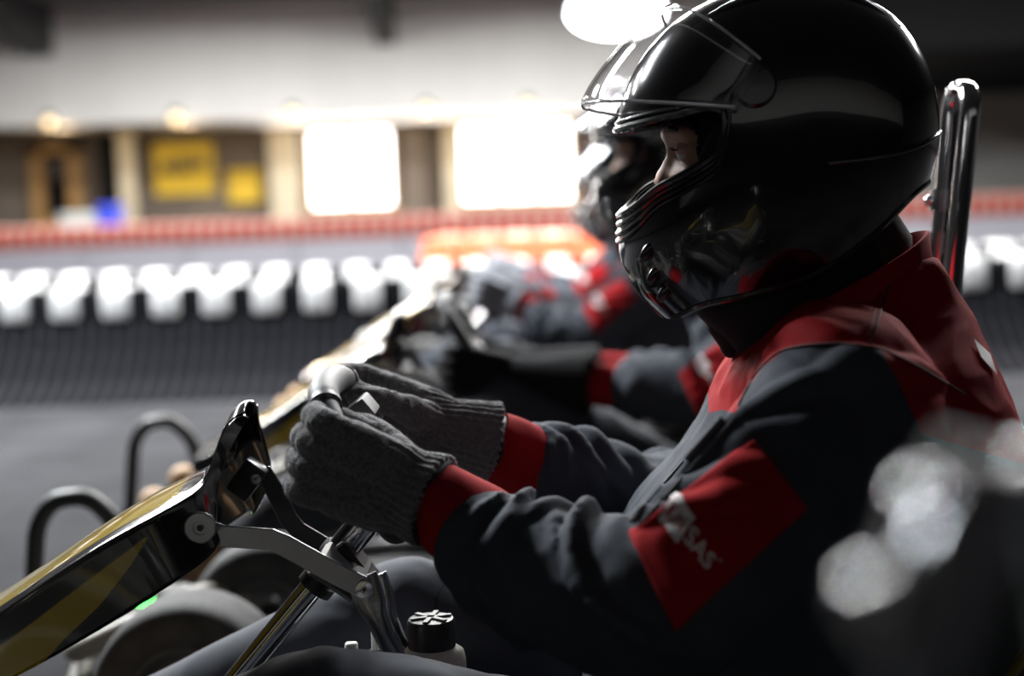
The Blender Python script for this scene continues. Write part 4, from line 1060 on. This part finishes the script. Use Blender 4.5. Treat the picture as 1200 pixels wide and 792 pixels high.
    sm = bl.modifiers.new('s', 'SOLIDIFY'); sm.thickness = .003; sm.offset = 0
    # ---- helmet
    hm = helmet(o)
    hm.location = hm.location+hl
    return o

d1 = build_driver('person in grey and red overalls, open-visor black helmet and dark grey wool gloves', 'kart drivers', {}, .0046, .0019, 'wool', fuzz=26000)
POSE2 = dict(l_hand=(435, 628, 1.425), gauntlet=.10, patch=(215, 40),
    torso=[(900, 1010, 1120, 1010, .17), (900, 960, 1190, 950, .19), (930, 860, 1225, 830, .20), (950, 740, 1245, 700, .205), (965, 625, 1240, 610, .21), (960, 555, 1222, 540, .215), (945, 482, 1190, 470, .21), (925, 440, 1150, 405, .185), (910, 412, 1115, 340, .125), (910, 372, 1090, 300, .082)],
    l_sh=(1060, 475, 1.375), r_sh=(1030, 462, 1.725),
    l_arm=[(1085, 590, 1.30, .080), (1085, 700, 1.24, .080), (985, 695, 1.27, .068), (860, 684, 1.32, .060), (790, 672, 1.35, .047)],
    r_arm=[(1050, 560, 1.80, .072), (1040, 640, 1.86, .070), (950, 620, 1.82, .058), (840, 605, 1.76, .052), (785, 600, 1.74, .045)],
    l_cuff=[(800, 672, 1.35), (715, 666, 1.365)], r_cuff=[(790, 600, 1.74), (725, 592, 1.73)],
    l_wrist=(595, 648, 1.385), r_hand=(465, 580, 1.672), r_wrist=(620, 590, 1.70),
    l_leg=[(890, 905, 1.46, .10), (700, 800, 1.42, .090), (550, 726, 1.40, .078), (485, 740, 1.40, .070)],
    r_leg=[(890, 905, 1.64, .10), (640, 730, 1.70, .085), (480, 655, 1.72, .075), (430, 665, 1.71, .068)], hlift=(0, 0, .05))
d2 = build_driver('person in grey and red overalls with long black gloves and raised bright visor', 'kart drivers', POSE2, .010, .0045, 'dark_leather', hi=False)
base = d1.location.copy()
d2.location = base+Vector((DX[2], DY[2], 0))
for i, lab in ((3, 'person in grey and red overalls and pale gloves, next beyond the long-gloved driver'), (4, 'person in grey and red overalls and pale gloves beside the slatted black barrier')):
    c = copy_tree(d1); c.location = base+Vector((DX[i]+.03, DY[i], 0)); c['label'] = lab
    for ch in list(c.children):
        if ch.data and ch.data.name.startswith('glove'):
            ch.material_slots[0].link = 'OBJECT'; ch.material_slots[0].material = M['pale_wool']
            for g in list(ch.children):
                if 'fuzz' in g.name: bpy.data.objects.remove(g)
